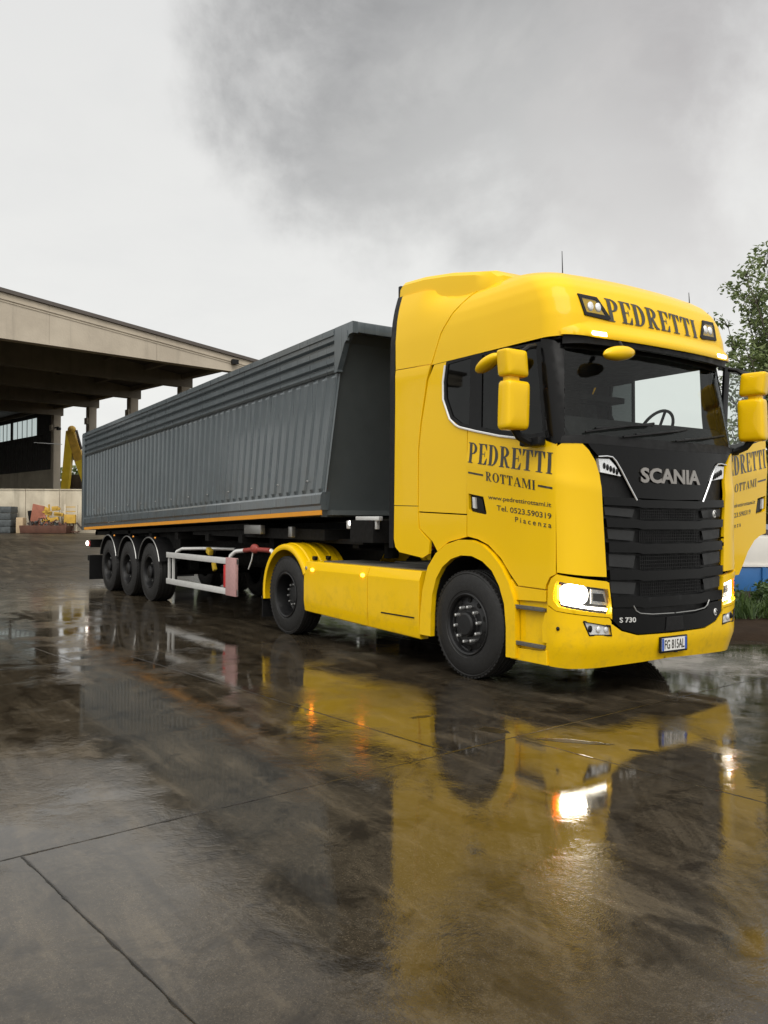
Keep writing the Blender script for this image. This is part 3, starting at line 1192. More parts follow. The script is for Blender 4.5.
def seat(y):
    mb = MB('interior')
    mb.box((.18, y, 1.86), (.52, .50, .16), bev=.05)
    mb.box((.18, y, 1.58), (.36, .36, .44))
    mb.box((-.12, y, 2.24), (.15, .48, .72), rot=Matrix.Rotation(R(-10), 4, 'Y'), bev=.05)
    mb.box((-.20, y, 2.70), (.10, .28, .2), rot=Matrix.Rotation(R(-10), 4, 'Y'), bev=.04)
    return mb
s1 = seat(.62).build('seat', truck)
copy_part(s1, truck, (0, -1.24, 0))
mb = MB('black')
mt = Matrix.Translation((.76, .58, 2.42)) @ Matrix.Rotation(R(-58), 4, 'Y')
ringp = [mt @ Vector((math.cos(a) * .225, math.sin(a) * .225, 0)) for a in [2 * PI * k / 36 for k in range(37)]]
mb.tube(ringp, .016, seg=8)
for a in (R(0), R(120), R(240)):
    mb.tube([mt @ Vector((math.cos(a) * .22, math.sin(a) * .22, 0)), mt @ Vector((0, 0, -.03))], .014, seg=6)
mb.box(mt @ Vector((0, 0, -.03)), (.12, .12, .05), rot=mt.to_3x3().to_4x4(), bev=.02)
mb.tube([mt @ Vector((0, 0, -.03)), mt @ Vector((0.0, 0, -.4))], .03, seg=8)
mb.build('steering_wheel', truck)

# ---- near door: panel, window, trim, handle, lettering
WIN_OUT = [(-.405, 2.91), (-.365, 3.097), (.06, 3.097), (.98, 3.07), (1.00, 3.03), (1.04, 2.7), (1.09, 2.22), (.86, 2.225), (.45, 2.285), (.1, 2.36), (-.13, 2.415), (-.285, 2.51), (-.395, 2.71)]
Q_GL = [(-.36, 2.90), (-.33, 3.065), (.015, 3.075), (.005, 2.425), (-.11, 2.455), (-.25, 2.54), (-.35, 2.73)]
D_GL = [(.185, 3.072), (.90, 3.05), (.95, 2.7), (1.0, 2.275), (.86, 2.27), (.45, 2.335), (.185, 2.39)]
DOOR = [(-.01, 2.39), (.1, 2.365), (.45, 2.29), (.86, 2.23), (1.155, 2.195), (1.155, 1.06), (1.09, 1.03), (1.045, .96), (1.04, .925), (.70, .935), (.60, 1.03), (.47, 1.17), (.30, 1.285), (.15, 1.335), (-.01, 1.36)]
HOLE = [(.012, 1.77), (.23, 1.735), (.275, 1.58), (.26, 1.565), (.03, 1.60), (.012, 1.62)]


def crease(surf):
    """door skin with the pressed line that runs down to the front"""
    def f(X, z):
        p, n = surf(X, z)
        zl = 2.08 - .185 * (X + .0)
        d = z - zl
        b = .018 * math.exp(-max(d, 0) / .10) if d > 0 else .018 * math.exp(d / .35)
        return p + n * b, n
    return f


def make_door(surf, side, tf=None, far_door=False):
    root_mb = MB('yellow', 'interior')
    patch(root_mb, [[DOOR, HOLE]], crease(surf), .0, .035, .045, 0, 1)
    d = root_mb.build('door', truck, bevel=.004, tf=tf)
    mb = MB('black_gloss')
    if far_door:
        patch(mb, [[[(-.02, 2.392), (-.02, 3.075), (.06, 3.085), (.98, 3.06), (1.04, 2.7), (1.10, 2.20), (.86, 2.225), (.45, 2.285)], [(.09, 3.02), (.90, 3.02), (.95, 2.7), (1.0, 2.275), (.86, 2.27), (.45, 2.335), (.09, 2.42)]]], surf, 0, .03, .08)
    else:
        patch(mb, [[WIN_OUT, Q_GL, D_GL]], surf, 0, .025, .08)
    mb.build('window_frame', d, tf=tf)
    mb = MB('glass' if far_door else 'glass_dark')
    if far_door:
        patch(mb, [[[(.08, 3.03), (.91, 3.03), (.96, 2.7), (1.01, 2.265), (.86, 2.26), (.45, 2.325), (.08, 2.41)]]], surf, -.012, .004, .1, sheet=True)
    else:
        patch(mb, [[Q_GL]], surf, -.010, .004, .1, sheet=True)
        patch(mb, [[D_GL]], surf, -.010, .004, .1, sheet=True)
    mb.build('window', d, tf=tf)
    # handle: dark recess with an upright grip
    mb = MB('black', 'alu')
    patch(mb, [[HOLE]], surf, -.03, .01, .1)
    mb.build('door_handle_recess', d, tf=tf)
    mb = MB('alu', 'black')
    patch(mb, [[[(.075, 1.735), (.115, 1.728), (.125, 1.625), (.085, 1.632)]]], surf, .012, .02, .1, 0)
    patch(mb, [[[(.125, 1.735), (.20, 1.715), (.235, 1.595), (.135, 1.612)]]], surf, -.004, .02, .1, 1)
    mb.build('door_handle', d, tf=tf)
    # lettering
    mb = MB('lettering')
    cs = crease(surf)
    if not far_door:
        fl = cs
        a0, a1, sl = .015, 1.13, 1
    def S2(u, v):
        if far_door:
            return cs(1.145 - u, v)
        return cs(u, v)
    sgn = -1 if not far_door else 1
    u0, u1 = (.015, 1.128) if not far_door else (.02, 1.125)
    vb = 2.068 if not far_door else 1.915
    put_serif(mb, 'PEDRETTI', u0, u1, vb, sgn * .145, .195, S2, .0022, gap=.075, hslope=-.01 if not far_door else 0.01)
    vb2 = (1.885, -.165) if not far_door else (1.765, .15)
    r0, r1 = (.27, .93) if not far_door else (.21, .87)
    put_serif(mb, 'ROTTAMI', r0, r1, vb2[0], vb2[1], .085, S2, .0022, gap=.10)
    zl = lambda u: vb2[0] + .045 + (u - r0) * vb2[1]
    for a, b in (((u0, r0 - .035)), ((r1 + .03, u1))):
        patch(mb, [[[(a, zl(a) - .009), (b, zl(b) - .009), (b, zl(b) + .009), (a, zl(a) + .009)]]], S2, .0022, .003, .06, sheet=True)
    if not far_door:
        font_text(mb, 'www.pedrettirottami.it', .30, 1.115, 1.700, -.105, .052, S2, .0022, bold=.012)
        font_text(mb, 'Tel. 0523.590319', .42, 1.115, 1.605, -.115, .050, S2, .0022, bold=.012)
        font_text(mb, 'Piacenza', .665, 1.115, 1.500, -.115, .048, S2, .0022, bold=.012, spacing=1.5)
    else:
        font_text(mb, 'www.pedrettirottami.it', .03, .845, 1.585, .10, .052, S2, .0022, bold=.012)
        font_text(mb, 'Tel. 0523.590319', .03, .73, 1.49, .11, .050, S2, .0022, bold=.012)
        font_text(mb, 'Piacenza', .03, .48, 1.385, .11, .048, S2, .0022, bold=.012, spacing=1.5)
    mb.build('door_lettering', d, sharp=0, tf=tf)
    return d


door_near = make_door(near, 'near')
# silver trim along the lower and rear window edge
mb = MB('white')
pts = []
for X, z in [(-.375, 3.06), (-.405, 2.90), (-.398, 2.72), (-.29, 2.515), (-.20, 2.45), (-.13, 2.418), (.1, 2.362), (.45, 2.286), (.72, 2.243)]:
    p, n = near(X, z)
    pts.append(p + n * .006)
mb.tube(pts, .011, seg=6)
mb.build('window_trim', door_near)

HINGE = Vector((1.16, 1.20, 0))
TF = Matrix.Translation(Vector((-.03, -.13, .03))) @ Matrix.Translation(HINGE) @ Matrix.Rotation(R(-79), 4, 'Z') @ Matrix.Translation(-HINGE)
door_far = make_door(far, 'far', tf=TF, far_door=True)
door_far['label'] = 'driver door swung wide open with lettering on its outer skin'
# inner trim of the open door
mb = MB('interior')
patch(mb, [[DOOR]], far, -.05, .05, .15)
mb.build('door_trim', door_far, tf=TF)
# far rear quarter window
mb = MB('black_gloss')
patch(mb, [[[(-.405, 2.91), (-.365, 3.097), (-.02, 3.097), (-.02, 2.392), (-.13, 2.415), (-.285, 2.51), (-.395, 2.71)], [(-.36, 2.90), (-.33, 3.065), (-.05, 3.07), (-.05, 2.43), (-.11, 2.455), (-.25, 2.54), (-.35, 2.73)]]], far, 0, .025, .08)
mb.build('window_frame', cab_body)
mb = MB('glass_dark')
patch(mb, [[[(-.36, 2.90), (-.33, 3.065), (-.05, 3.07), (-.05, 2.43), (-.11, 2.455), (-.25, 2.54), (-.35, 2.73)]]], far, -.01, .004, .1, sheet=True)
mb.build('window', cab_body)

for side_ in (near, far):
    mb = MB('interior')
    patch(mb, [[[(.87, 3.09), (.89, 2.6), (.93, 2.2), (1.12, 2.2), (1.06, 2.6), (1.0, 3.09)]]], side_, -.045, .03, .1)
    mb.build('pillar_trim', cab_body)
# ---- windscreen, pillars, visor
mb = MB('glass')
half = [(0, 3.09), (1.075, 3.09), (1.075, 3.03), (1.13, 2.6), (1.185, 2.20), (.97, 2.175), (0, 2.175)]
patch(mb, [[[(-s, z) for s, z in half[1:-1]] + [(0, 2.175)] + [(s, z) for s, z in reversed(half[1:-1])] + [(0, 3.09)]]], cab, 0, .004, .06, sheet=True)
ws = mb.build('windscreen', truck)
for sg in (1, -1):
    mb = MB('black_gloss')
    patch(mb, [[[(sg * s, z) for s, z in [(1.27, 3.097), (1.06, 3.097), (1.06, 3.03), (1.115, 2.6), (1.17, 2.195), (1.262, 2.165), (1.35, 2.19), (1.385, 2.205)]]]], cab, .004, .045, .05)
    mb.build('windscreen_pillar', cab_body)
mb = MB('black')
patch(mb, [[[(-1.07, 3.0), (0, 3.015), (1.07, 3.0), (1.07, 3.095), (-1.07, 3.095)]]], cab, .003, .012, .06)
patch(mb, [[mirror2([(0, 2.235), (.95, 2.245), (1.19, 2.23), (1.22, 2.17), (.98, 2.185), (0, 2.165)])[0:1] + [(-1.19, 2.23), (-.95, 2.245), (0, 2.235), (.95, 2.245), (1.19, 2.23), (1.22, 2.17), (.98, 2.17), (0, 2.15), (-.98, 2.17)]]], cab, .006, .03, .06)
mb.build('windscreen_surround', ws)
# wipers
for a, b, c in (((.62, 2.235), (.10, 2.30), (-.12, 2.33)), ((-.05, 2.235), (-.55, 2.29), (-.72, 2.315)), ((1.0, 2.26), (.55, 2.33), (.25, 2.36))):
    mb = MB('black')
    p0, n0 = cab(*a); p1, n1 = cab(*b); p2, n2 = cab(*c)
    mb.tube([p0 + n0 * .03, p1 + n1 * .05, p2 + n2 * .035], .010, seg=6)
    q0, m0 = cab(b[0] + .35, b[1] - .03); q1, m1 = cab(b[0] - .35, b[1] + .055)
    mb.tube([q0 + m0 * .015, p1 + n1 * .022, q1 + m1 * .015], .011, seg=6)
    mb.build('wiper', ws)
# visor lip over the glass
VT = [(z, Xf + dx, Wd, bow, rc, rx) for (z, dx), (Xf, Wd, bow, rc, rx) in
      [((3.06, .085), (1.29, 1.207, .075, .33, .34)), ((3.11, .10), (1.29, 1.214, .075, .33, .34)), ((3.16, .075), (1.285, 1.216, .07, .31, .33)), ((3.20, .022), (1.285, 1.214, .065, .28, .29)), ((3.24, .003), (1.284, 1.211, .06, .265, .265))]]
vis = mk_surf(VT)
mb = MB('yellow', 'black')
patch(mb, [[[(-1.22, 3.105), (-.9, 3.082), (0, 3.075), (.9, 3.082), (1.22, 3.105), (1.22, 3.15), (.9, 3.235), (0, 3.235), (-.9, 3.235), (-1.22, 3.15)]]], vis, 0, .07, .05, 0, 1)
visor = mb.build('sun_visor', truck, bevel=.006)
mb = MB('black')
patch(mb, [[[(-1.2, 3.03), (0, 3.035), (1.2, 3.03), (1.2, 3.10), (.9, 3.078), (0, 3.071), (-.9, 3.078), (-1.2, 3.10)]]], vis, -.02, .05, .06)
mb.build('visor_underside', visor)
for sg in (1, -1):
    mb = MB('lamp_low')
    patch(mb, [[[(sg * (.785 + a), 3.099 + b) for a, b in ((0, 0), (.15, .001), (.16, .018), (.15, .033), (0, .032))]]], vis, .006, .02, .04)
    mb.build('running_light', visor)
# roof lamps and lettering on the front of the roof
for sg in (1, -1):
    k_ = .02 if sg > 0 else -.03
    lam = [(sg * s, z) for s, z in [(k_ + .955, 3.475), (k_ + .745, 3.465), (k_ + .635, 3.285), (k_ + .66, 3.265), (k_ + .925, 3.285)]]
    ins = [(sg * s, z) for s, z in [(k_ + .925, 3.447), (k_ + .765, 3.437), (k_ + .685, 3.303), (k_ + .90, 3.312)]]
    mb = MB('black', 'lamp_clear')
    patch(mb, [[lam, ins]], roofsurf, .012, .05, .05)
    rl = mb.build('roof_lamp', truck, bevel=.004)
    mb = MB('lamp_clear', 'black')
    patch(mb, [[ins]], roofsurf, -.012, .02, .05)
    for k, s in enumerate((.84, .755)):
        p, n = roofsurf(sg * (s + k_), 3.37)
        mb.ellipsoid(p + n * .003, (.02, .035, .045))
    mb.build('reflector', rl)
    mb = MB('lens')
    patch(mb, [[ins]], roofsurf, .010, .004, .06, sheet=True)
    mb.build('lens', rl)
mb = MB('lettering')
put_serif(mb, 'PEDRETTI', -.675, .565, 3.262, 0, .215, lambda u, v: roofsurf(-u, v), .006, gap=.075, hslope=-.03)
mb.build('roof_lettering', truck, sharp=0)
# aerials
for x, y, h in ((.53, -.5, .24), (.90, .93, .12)):
    mb = MB('black')
    zb = 3.84 if y < 0 else 3.70
    mb.tube([(x, y, zb - .15), (x, y, zb), (x - .01, y, zb + .02 + h)], .006, seg=6, rads=[.018, .006, .003])
    mb.build('aerial', truck)

# ---- corner deflectors
DEF = [(1.262, 2.135), (1.195, 2.172), (1.105, 2.188), (1.03, 2.178), (.965, 2.114), (.905, 2.015), (.875, 1.905), (.858, 1.649), (.838, 1.35), (.822, 1.07), (.822, 1.035), (1.0, 1.048), (1.272, 1.075)]
for sg in (1, -1):
    mb = MB('yellow', 'black')
    def dsurf(s, z):
        p, n = cab(s, z)
        zl = 2.08 - .185 * ((1.16 + (1.28 - abs(s))))
        d = z - zl
        b = .018 * math.exp(-max(d, 0) / .10) if d > 0 else .018 * math.exp(d / .35)
        return p + n * b, n
    patch(mb, [[[(sg * s, z) for s, z in DEF]]], dsurf, .0, .03, .04, 0, 1)
    mb.build('corner_deflector', truck, bevel=.005)

# ---- black front: bonnet panel, badge, grille
HOOD = [(0, 2.155), (.80, 2.165), (.975, 2.172), (.945, 2.13), (.89, 2.075), (.74, 2.075), (.645, 1.99), (.455, 1.715), (0, 1.705)]
def sym(h):
    h = [q for q in h]
    return [q for q in h] + [(-s, z) for s, z in reversed(h) if s > 1e-6]
mb = MB('black_gloss')
patch(mb, [[sym(HOOD)]], cab, .004, .03, .05)
hood = mb.build('bonnet_panel', truck, bevel=.004)
GR = [(0, 1.70), (.45, 1.70), (.64, 1.985), (.73, 2.07), (.885, 2.07), (.865, 1.93), (.848, 1.65), (.80, 1.35), (.80, 1.03), (.758, .64), (.655, .576), (.47, .528), (0, .522)]
mb = MB('black')
patch(mb, [[sym(GR)]], cab, -.035, .03, .06)
grille = mb.build('grille', truck)
def edge_s(z):
    T = [(.52, .44), (.576, .65), (.64, .752), (1.03, .792), (1.35, .795), (1.65, .842), (1.93, .858), (2.2, .87)]
    for (a, sa), (b, sb) in zip(T, T[1:]):
        if z <= b:
            return sa + (sb - sa) * max(0, (z - a)) / (b - a)
    return T[-1][1]
mb = MB('black_gloss')
for z0, z1, drop in ((1.63, 1.70, 0), (1.44, 1.515, .0), (1.225, 1.31, 0), (.99, 1.075, 0), (.755, .845, 0)):
    top_ = [(0, z1), (.40, z1), (.46, z1 + .012), (edge_s(z1), z1 + .02)]
    bot_ = [(edge_s(z0), z0 + .02), (.46, z0 + .012), (.40, z0), (0, z0)]
    patch(mb, [[sym(top_ + bot_)]], cab, .012, .05, .06)
low = [(0, .665), (.30, .668), (.50, .70), (.52, .75), (edge_s(.75) - .0, .765), (edge_s(.70), .66), (.655, .578), (.47, .530), (0, .524)]
patch(mb, [[sym(low)]], cab, .006, .04, .06)
mb.build('grille_bar', grille, bevel=.005)
# ducts at both sides of every slot and mesh in the middle
for z0, z1 in ((1.535, 1.615), (1.33, 1.425), (1.095, 1.21), (.865, .975)):
    for sg in (1, -1):
        e0, e1 = edge_s(z0) - .015, edge_s(z1) - .015
        mb = MB('duct')
        patch(mb, [[[(sg * .50, z0 + .01), (sg * e0, z0 + .03), (sg * e1, z1 + .02), (sg * .47, z1)]]], cab, -.012, .02, .08)
        mb.build('side_duct', grille)
mb = MB('black')
for z0, z1, hw in ((1.525, 1.62, .40), (1.325, 1.43, .42), (1.085, 1.215, .42), (.86, .98, .42)):
    nrow = 4
    for r_ in range(nrow):
        z = z0 + (z1 - z0) * (r_ + .5) / nrow
        pts = [cab(-hw + 2 * hw * k / 12, z) for k in range(13)]
        mb.tube([p + n * -.012 for p, n in pts], .005, seg=4)
    for k in range(33):
        s = -hw + 2 * hw * k / 32
        a, na = cab(s, z0)
        b, nb = cab(s, z1)
        mb.tube([a + na * -.010, b + nb * -.010], .004, seg=4)
mb.build('grille_mesh', grille)
for sg in (1, -1):
    mb = MB('chrome')
    pts = [cab(sg * s, z) for s, z in [(.892, 2.06), (.80, 2.068), (.74, 2.062), (.70, 2.03), (.64, 1.95), (.56, 1.83), (.465, 1.695)]]
    mb.tube([p + n * .014 for p, n in pts], .008, seg=6)
    mb.build('chrome_strip', hood)
for sg in (1, -1):
    mb = MB('steel')
    pts = [cab(sg * s, z) for s, z in [(0.01, .690), (.30, .695), (.45, .71), (.50, .735), (.53, .78)]]
    mb.tube([p + n * .012 for p, n in pts], .006, seg=6)
    mb.build('trim_line', grille)
for sg in (1, -1):
    mb = MB('lamp_clear', 'black')
    patch(mb, [[[(sg * s, z) for s, z in [(.878, 2.045), (.76, 2.045), (.69, 1.985), (.635, 1.90), (.862, 1.93)]]]], cab, .0, .03, .04)
    for k in range(5):
        p, n = cab(sg * (.82 - .035 * k), 1.985 - .012 * k)
        mb.ellipsoid(p + n * .002, (.012, .014, .028), 1)
    mb.build('cornering_lamp', truck)
mb = MB('badge_chrome')
font_text(mb, 'SCANIA', -.415, .415, 1.850, 0, .135, lambda u, v: cab(-u, v), .014, bold=.035, depth=.012)
mb.build('badge', hood, sharp=0)
mb = MB('alu')
font_text(mb, 'S 730', -.690, -.50, .640, -.03, .045, lambda u, v: cab(-u, v), .010, bold=.02, depth=.004)
for (s, z, rr_) in ((-.66, 1.585, .032), (-.64, .66, .03)):
    p, n = cab(s, z)
    mb.tube([p + n * .012 + Vector((0, rr_ * .7 * math.cos(a), rr_ * math.sin(a))) for a in [R(20 + 36 * k) for k in range(9)]], .006, seg=6)
    mb.tube([p + n * .012 + Vector((0, -.01, rr_ * .6)), p + n * .012 + Vector((0, .012, -rr_ * .7))], .006, seg=6)
mb.build('emblem', grille, sharp=0)
mb = MB('black')
patch(mb, [[[(-.11, .66), (.11, .66), (.125, .535), (-.125, .535)]]], cab, .016, .03, .06)
mb.build('radar_cover', grille, bevel=.004)

# ---- bumper
BUMP = [(0, .512), (.47, .518), (.66, .566), (.775, .635), (.775, .655), (.80, .685), (1.28, .745), (1.395, .785), (1.395, .30), (1.30, .268), (1.1, .258), (.8, .262), (0, .285)]
FOGH = [(1.035, .668), (.79, .618), (.775, .535), (.985, .548)]
mb = MB('yellow', 'black')
bo = sym(BUMP)
patch(mb, [[bo, FOGH, [(-s, z) for s, z in FOGH]]], cab, .004, .04, .05, 0, 1)
bumper = mb.build('bumper', truck, bevel=.006)
for sg in (1, -1):
    mb = MB('lamp_clear', 'black')
    patch(mb, [[[(sg * s, z) for s, z in FOGH]]], cab, -.018, .02, .05)
    for k in range(3):
        p, n = cab(sg * (.97 - .075 * k), .60 - .006 * k)
        mb.ellipsoid(p + n * -.012, (.012, .024, .030), 1 if k == 0 else 0)
    fl = mb.build('fog_lamp', bumper)
    mb = MB('black')
    loop = [(sg * s, z) for s, z in FOGH] + [(sg * FOGH[0][0], FOGH[0][1])]
    mb.tube([cab(*q)[0] + cab(*q)[1] * .004 for q in loop], .008, seg=6)
    mb.build('lamp_frame', bumper)
mb = MB('black', 'white', 'plate_blue', 'lettering')
PX = 1.432
PY = -.02
mb.box((PX, PY, .415), (.02, .38, .145), 0, bev=.008)
mb.box((PX + .011, PY, .418), (.004, .345, .112), 1)
mb.box((PX + .0125, PY - .159, .418), (.004, .026, .110), 2)
mb.box((PX + .0125, PY + .159, .418), (.004, .026, .110), 2)
def plsurf(u, v):
    return Vector((PX + .014, u + PY, v)), Vector((1, 0, 0))
font_text(mb, 'FG 815AL', -.138, .138, .376, 0, .082, plsurf, .0012, bold=.015, mi=3)
mb.box((PX + .01, 0, .345), (.02, .03, .012), 0)
mb.build('number_plate', bumper, sharp=40)
for sg in (1, -1):
    p, n = cab(sg * 1.26, .60)
    mb = MB('black')
    mb.ellipsoid(p + n * .004, (.016, .016, .018))
    mb.build('parking_sensor', bumper)

# ---- headlights: yellow surround, dark housing, lit units, lens
HS = [(1.385, .80), (1.378, .95), (1.34, 1.02), (1.275, 1.058), (.83, .998), (.80, .985), (.772, .75), (.772, .672), (.80, .692), (1.28, .752)]
HH = [(1.285, .99), (1.255, 1.0), (.812, .930), (.775, .76), (.785, .715), (1.255, .785), (1.31, .84), (1.312, .90)]
for sg in (1, -1):
    f_ = lambda L: [(sg * s, z) for s, z in L]
    mb = MB('yellow', 'black')
    patch(mb, [[f_(HS), f_(HH)]], cab, .008, .06, .04, 0, 1)
    hl = mb.build('headlight', truck, bevel=.006)
    mb = MB('black', 'lamp_clear')
    patch(mb, [[f_(HH)]], cab, -.055, .02, .06)
    patch(mb, [[f_([(.95, .935), (.82, .915), (.79, .79), (.95, .81)])]], cab, -.03, .02, .06, 1)
    patch(mb, [[f_([(.935, .90), (.84, .89), (.82, .82), (.935, .835)])]], cab, -.022, .02, .06, 0)
    mb.build('lamp_housing', hl)
    mb = MB('lamp_on')
    lit = [(1.122 + .142 * math.copysign(abs(math.cos(t)) ** .75, math.cos(t)), .888 + .090 * math.copysign(abs(math.sin(t)) ** .75, math.sin(t)) - .06 * math.cos(t) * .0) for t in [2 * PI * k / 40 for k in range(40)]]
    patch(mb, [[f_(lit)]], cab, -.030, .012, .03)
    patch(mb, [[f_([(1.24, .806), (.80, .742), (.792, .765), (1.0, .79), (1.24, .826)])]], cab, -.03, .01, .06)
    mb.build('lit_lamp', hl)
    mb = MB('amber_on')
    patch(mb, [[f_([(1.288, .965), (1.255, .965), (1.250, .83), (1.290, .85)])]], cab, -.025, .02, .06)
    mb.build('indicator', hl)
    mb = MB('lens')
    patch(mb, [[f_(HH)]], cab, .0, .004, .06, sheet=True)
    mb.build('lens', hl)

# ---- step panels between bumper and wheel
for sg in (-1, 1):
    mb = MB('yellow', 'black')
    pf = plane_y(sg * 1.185, sg)
    patch(mb, [[[(.60, .285), (1.06, .285), (1.06, .93), (.60, .93)]]], pf, 0, .03, .12)
    po = plane_y(sg * 1.222, sg)
    patch(mb, [[[(.60, .272), (1.058, .272), (1.058, .40), (.96, .388), (.70, .380), (.60, .376)]]], po, 0, .035, .1)
    patch(mb, [[[(1.0, .46), (1.058, .46), (1.058, .72), (1.03, .725), (.99, .60)]]], po, -.004, .03, .1)
    patch(mb, [[[(.60, .80), (1.04, .815), (1.04, .915), (.66, .925), (.60, .99)]]], po, -.006, .03, .1)
    sp_ = mb.build('step_panel', truck, bevel=.005)
    for z in (.745, .425):
        mb = MB('tread', 'steel')
        mb.box((.835, sg * 1.175, z), (.40, .13, .022), bev=.004)
        mb.box((.835, sg * 1.236, z + .004), (.40, .012, .036), 0, bev=.004)
        mb.build('step', sp_)

# ---- front wheel arches
AO = [(-.735, .34), (-.725, .55), (-.69, .80), (-.60, 1.04), (-.47, 1.18), (-.30, 1.275), (-.10, 1.325), (.08, 1.325), (.24, 1.285), (.38, 1.205), (.50, 1.10), (.60, .97), (.66, .85), (.69, .75), (.70, .29)]
AI = [(.575, .285), (.575, .55), (.55, .76), (.48, .92), (.38, 1.05), (.25, 1.13), (.09, 1.175), (-.07, 1.175), (-.22, 1.135), (-.36, 1.05), (-.46, .93), (-.525, .76), (-.545, .55), (-.55, .34)]
for sg in (-1, 1):
    mb = MB('yellow', 'black')
    def fsurf(X, z, sg=sg):
        return Vector((X, sg * (1.252 - .0 * X), z)), Vector((0, sg, 0))
    patch(mb, [[AO + AI]], fsurf, 0, .06, .05, 0, 1)
    fe = mb.build('wheel_arch', truck, bevel=.012)
    mb = MB('dark')
    rr = []
    for y in (1.20, .78):
        rr.append([(X, sg * y, z) for X, z in AI])
    mb.loft(rr, 0, True, closed=False, cap=False)
    mb.build('arch_liner', fe)

# ---- side skirts with step-shaped top edge
for sg in (-1, 1):
    for x0, x1, zb0, zb1, lamps in ((-3.215, -1.735, .355, .31, (-3.0, -1.83)), (-1.722, -.745, .31, .285, ())):
        mb = MB('yellow', 'black')
        def prof_(zb):
            return [(1.10, .990), (1.212, .986), (1.222, .978), (1.248, .900), (1.252, .885), (1.254, .70), (1.254, .50), (1.246, zb + .07), (1.236, zb + .01), (1.226, zb), (1.13, zb)]
        rr = []
        nseg = 14
        for k in range(nseg + 1):
            t = k / nseg
            zb = zb0 + (zb1 - zb0) * t
            rr.append([(x0 + (x1 - x0) * t, sg * y, z) for y, z in prof_(zb)])
        mb.loft(rr, 0, True)
        sk = mb.build('side_skirt', truck, 9, bevel=.003)
        for lx in lamps:
            mb = MB('amber_on')
            mb.ellipsoid((lx, sg * 1.250, .885), (.045, .014, .022))
            mb.build('marker_lamp', sk)
        if not lamps:
            mb = MB('black')
            mb.box(((x0 + x1) / 2 + .1, sg * 1.252, .50), (.62, .012, .014))
            mb.build('groove', sk)
        else:
            mb = MB('steel')
            mb.lathe_y([(.0001, -.006), (.02, -.006), (.026, 0)], (-3.16, sg * 1.25, .90), 14)
            mb.build('fuel_cap_badge', sk)

# ---- rear mudguards: ribbed yellow half rounds
for sg in (-1, 1):
    mb = MB('yellow', 'black')
    c = (-3.75, 0, .53)
    prof = [(.585, 1.255), (.60, 1.262), (.63, 1.262), (.655, 1.250), (.664, 1.225), (.664, 1.16), (.676, 1.145), (.676, 1.06), (.664, 1.045), (.664, .99), (.676, .975), (.676, .89), (.664, .875), (.664, .82), (.676, .805), (.676, .72), (.664, .705), (.664, .64), (.645, .64), (.645, 1.22), (.60, 1.235), (.585, 1.245)]
    # flat outer lip widens towards the ends
    mb.lathe_y([(r_, sg * y) for r_, y in prof] + [(prof[0][0], sg * prof[0][1])], c, 48, 0, R(28), R(190))
    mg = mb.build('rear_mudguard', truck, 35)
    mb = MB('black')
    mb.box((-4.42, sg * .95, .31), (.02, .60, .30))
    mb.build('mud_flap', mg)
    for y in (.88, 1.08):
        mb = MB('black')
        mb.box((-3.24, sg * y, 1.02), (.07, .05, .05), bev=.01)
        mb.build('clip', mg)

# ---- mirrors
def mirror_parts(sg, parent, tf=None):
    X0 = .99 if sg > 0 else .955
    ex = 0 if sg > 0 else .035
    yo = lambda y: sg * (y + ex)
    mb = MB('yellow', 'black')
    def hb(yc, zc, hy, hz, top_out=0.0):
        # rounded housing: deep bulged back towards the front, flat behind
        rr = []
        for k, (dx, sc) in enumerate(((-.07, .97), (-.06, 1.0), (.02, 1.0), (.044, .975), (.056, .93), (.064, .82), (.069, .5), (.070, .1))):
            ring = []
            for i in range(48):
                a = 2 * PI * i / 48
                cy = math.copysign(abs(math.cos(a)) ** .20, math.cos(a))
                cz = math.copysign(abs(math.sin(a)) ** .20, math.sin(a))
                z = zc + hz * sc * cz
                ring.append((X0 + dx, yo(yc + hy * sc * cy + (z - zc) * top_out), z))
            rr.append(ring)
        mb.loft(rr, 0, True)
    hb(1.485, 2.845, .122, .115, .10)
    hb(1.470, 2.490, .128, .210, -.03)
    mb.box((X0 - .01, yo(1.50), 2.715), (.08, .13, .10), 0, bev=.02)
    h = mb.build('mirror', parent, 40, tf=tf)
    if sg > 0:
        h['label'] = 'wing mirror on the open door'
    mb = MB('black')
    mb.tube([(X0 + .01, yo(1.24), 3.02), (X0 + .02, yo(1.33), 3.0), (X0, yo(1.42), 2.93)], .022, seg=8)
    mb.build('mirror_arm', h, tf=tf)
    mb = MB('black')
    mb.tube([(X0 + .01, yo(1.21), 2.20), (X0 - .02, yo(1.30), 2.19), (X0 - .02, yo(1.40), 2.23), (X0 - .02, yo(1.46), 2.30)], .035, seg=8)
    mb.box((X0 - .02, yo(1.245), 2.195), (.24, .09, .075), bev=.02)
    mb.build('mirror_arm', h, tf=tf)
    mb = MB('chrome')
    mb.box((X0 - .073, yo(1.470), 2.49), (.004, .22, .38))
    mb.build('mirror_glass', h, tf=tf)
    mb = MB('chrome')
    mb.box((X0 - .073, yo(1.485), 2.845), (.004, .21, .19))
    mb.build('mirror_glass', h, tf=tf)
    return h
mirror_parts(-1, truck)
mirror_parts(1, door_far, TF)
mb = MB('yellow', 'black')
rr = []
for k in range(13):
    t = -1 + 2 * k / 12
    r_ = math.sqrt(max(.02, 1 - t * t))
    rr.append([(.49 + .155 * t, -1.40 + .08 * r_ * math.cos(a), 2.93 + .05 * t + .060 * r_ * math.sin(a)) for a in [2 * PI * i / 16 for i in range(16)]])
mb.loft(rr, 0, True)
km = mb.build('kerb_mirror', truck)
mb = MB('black')
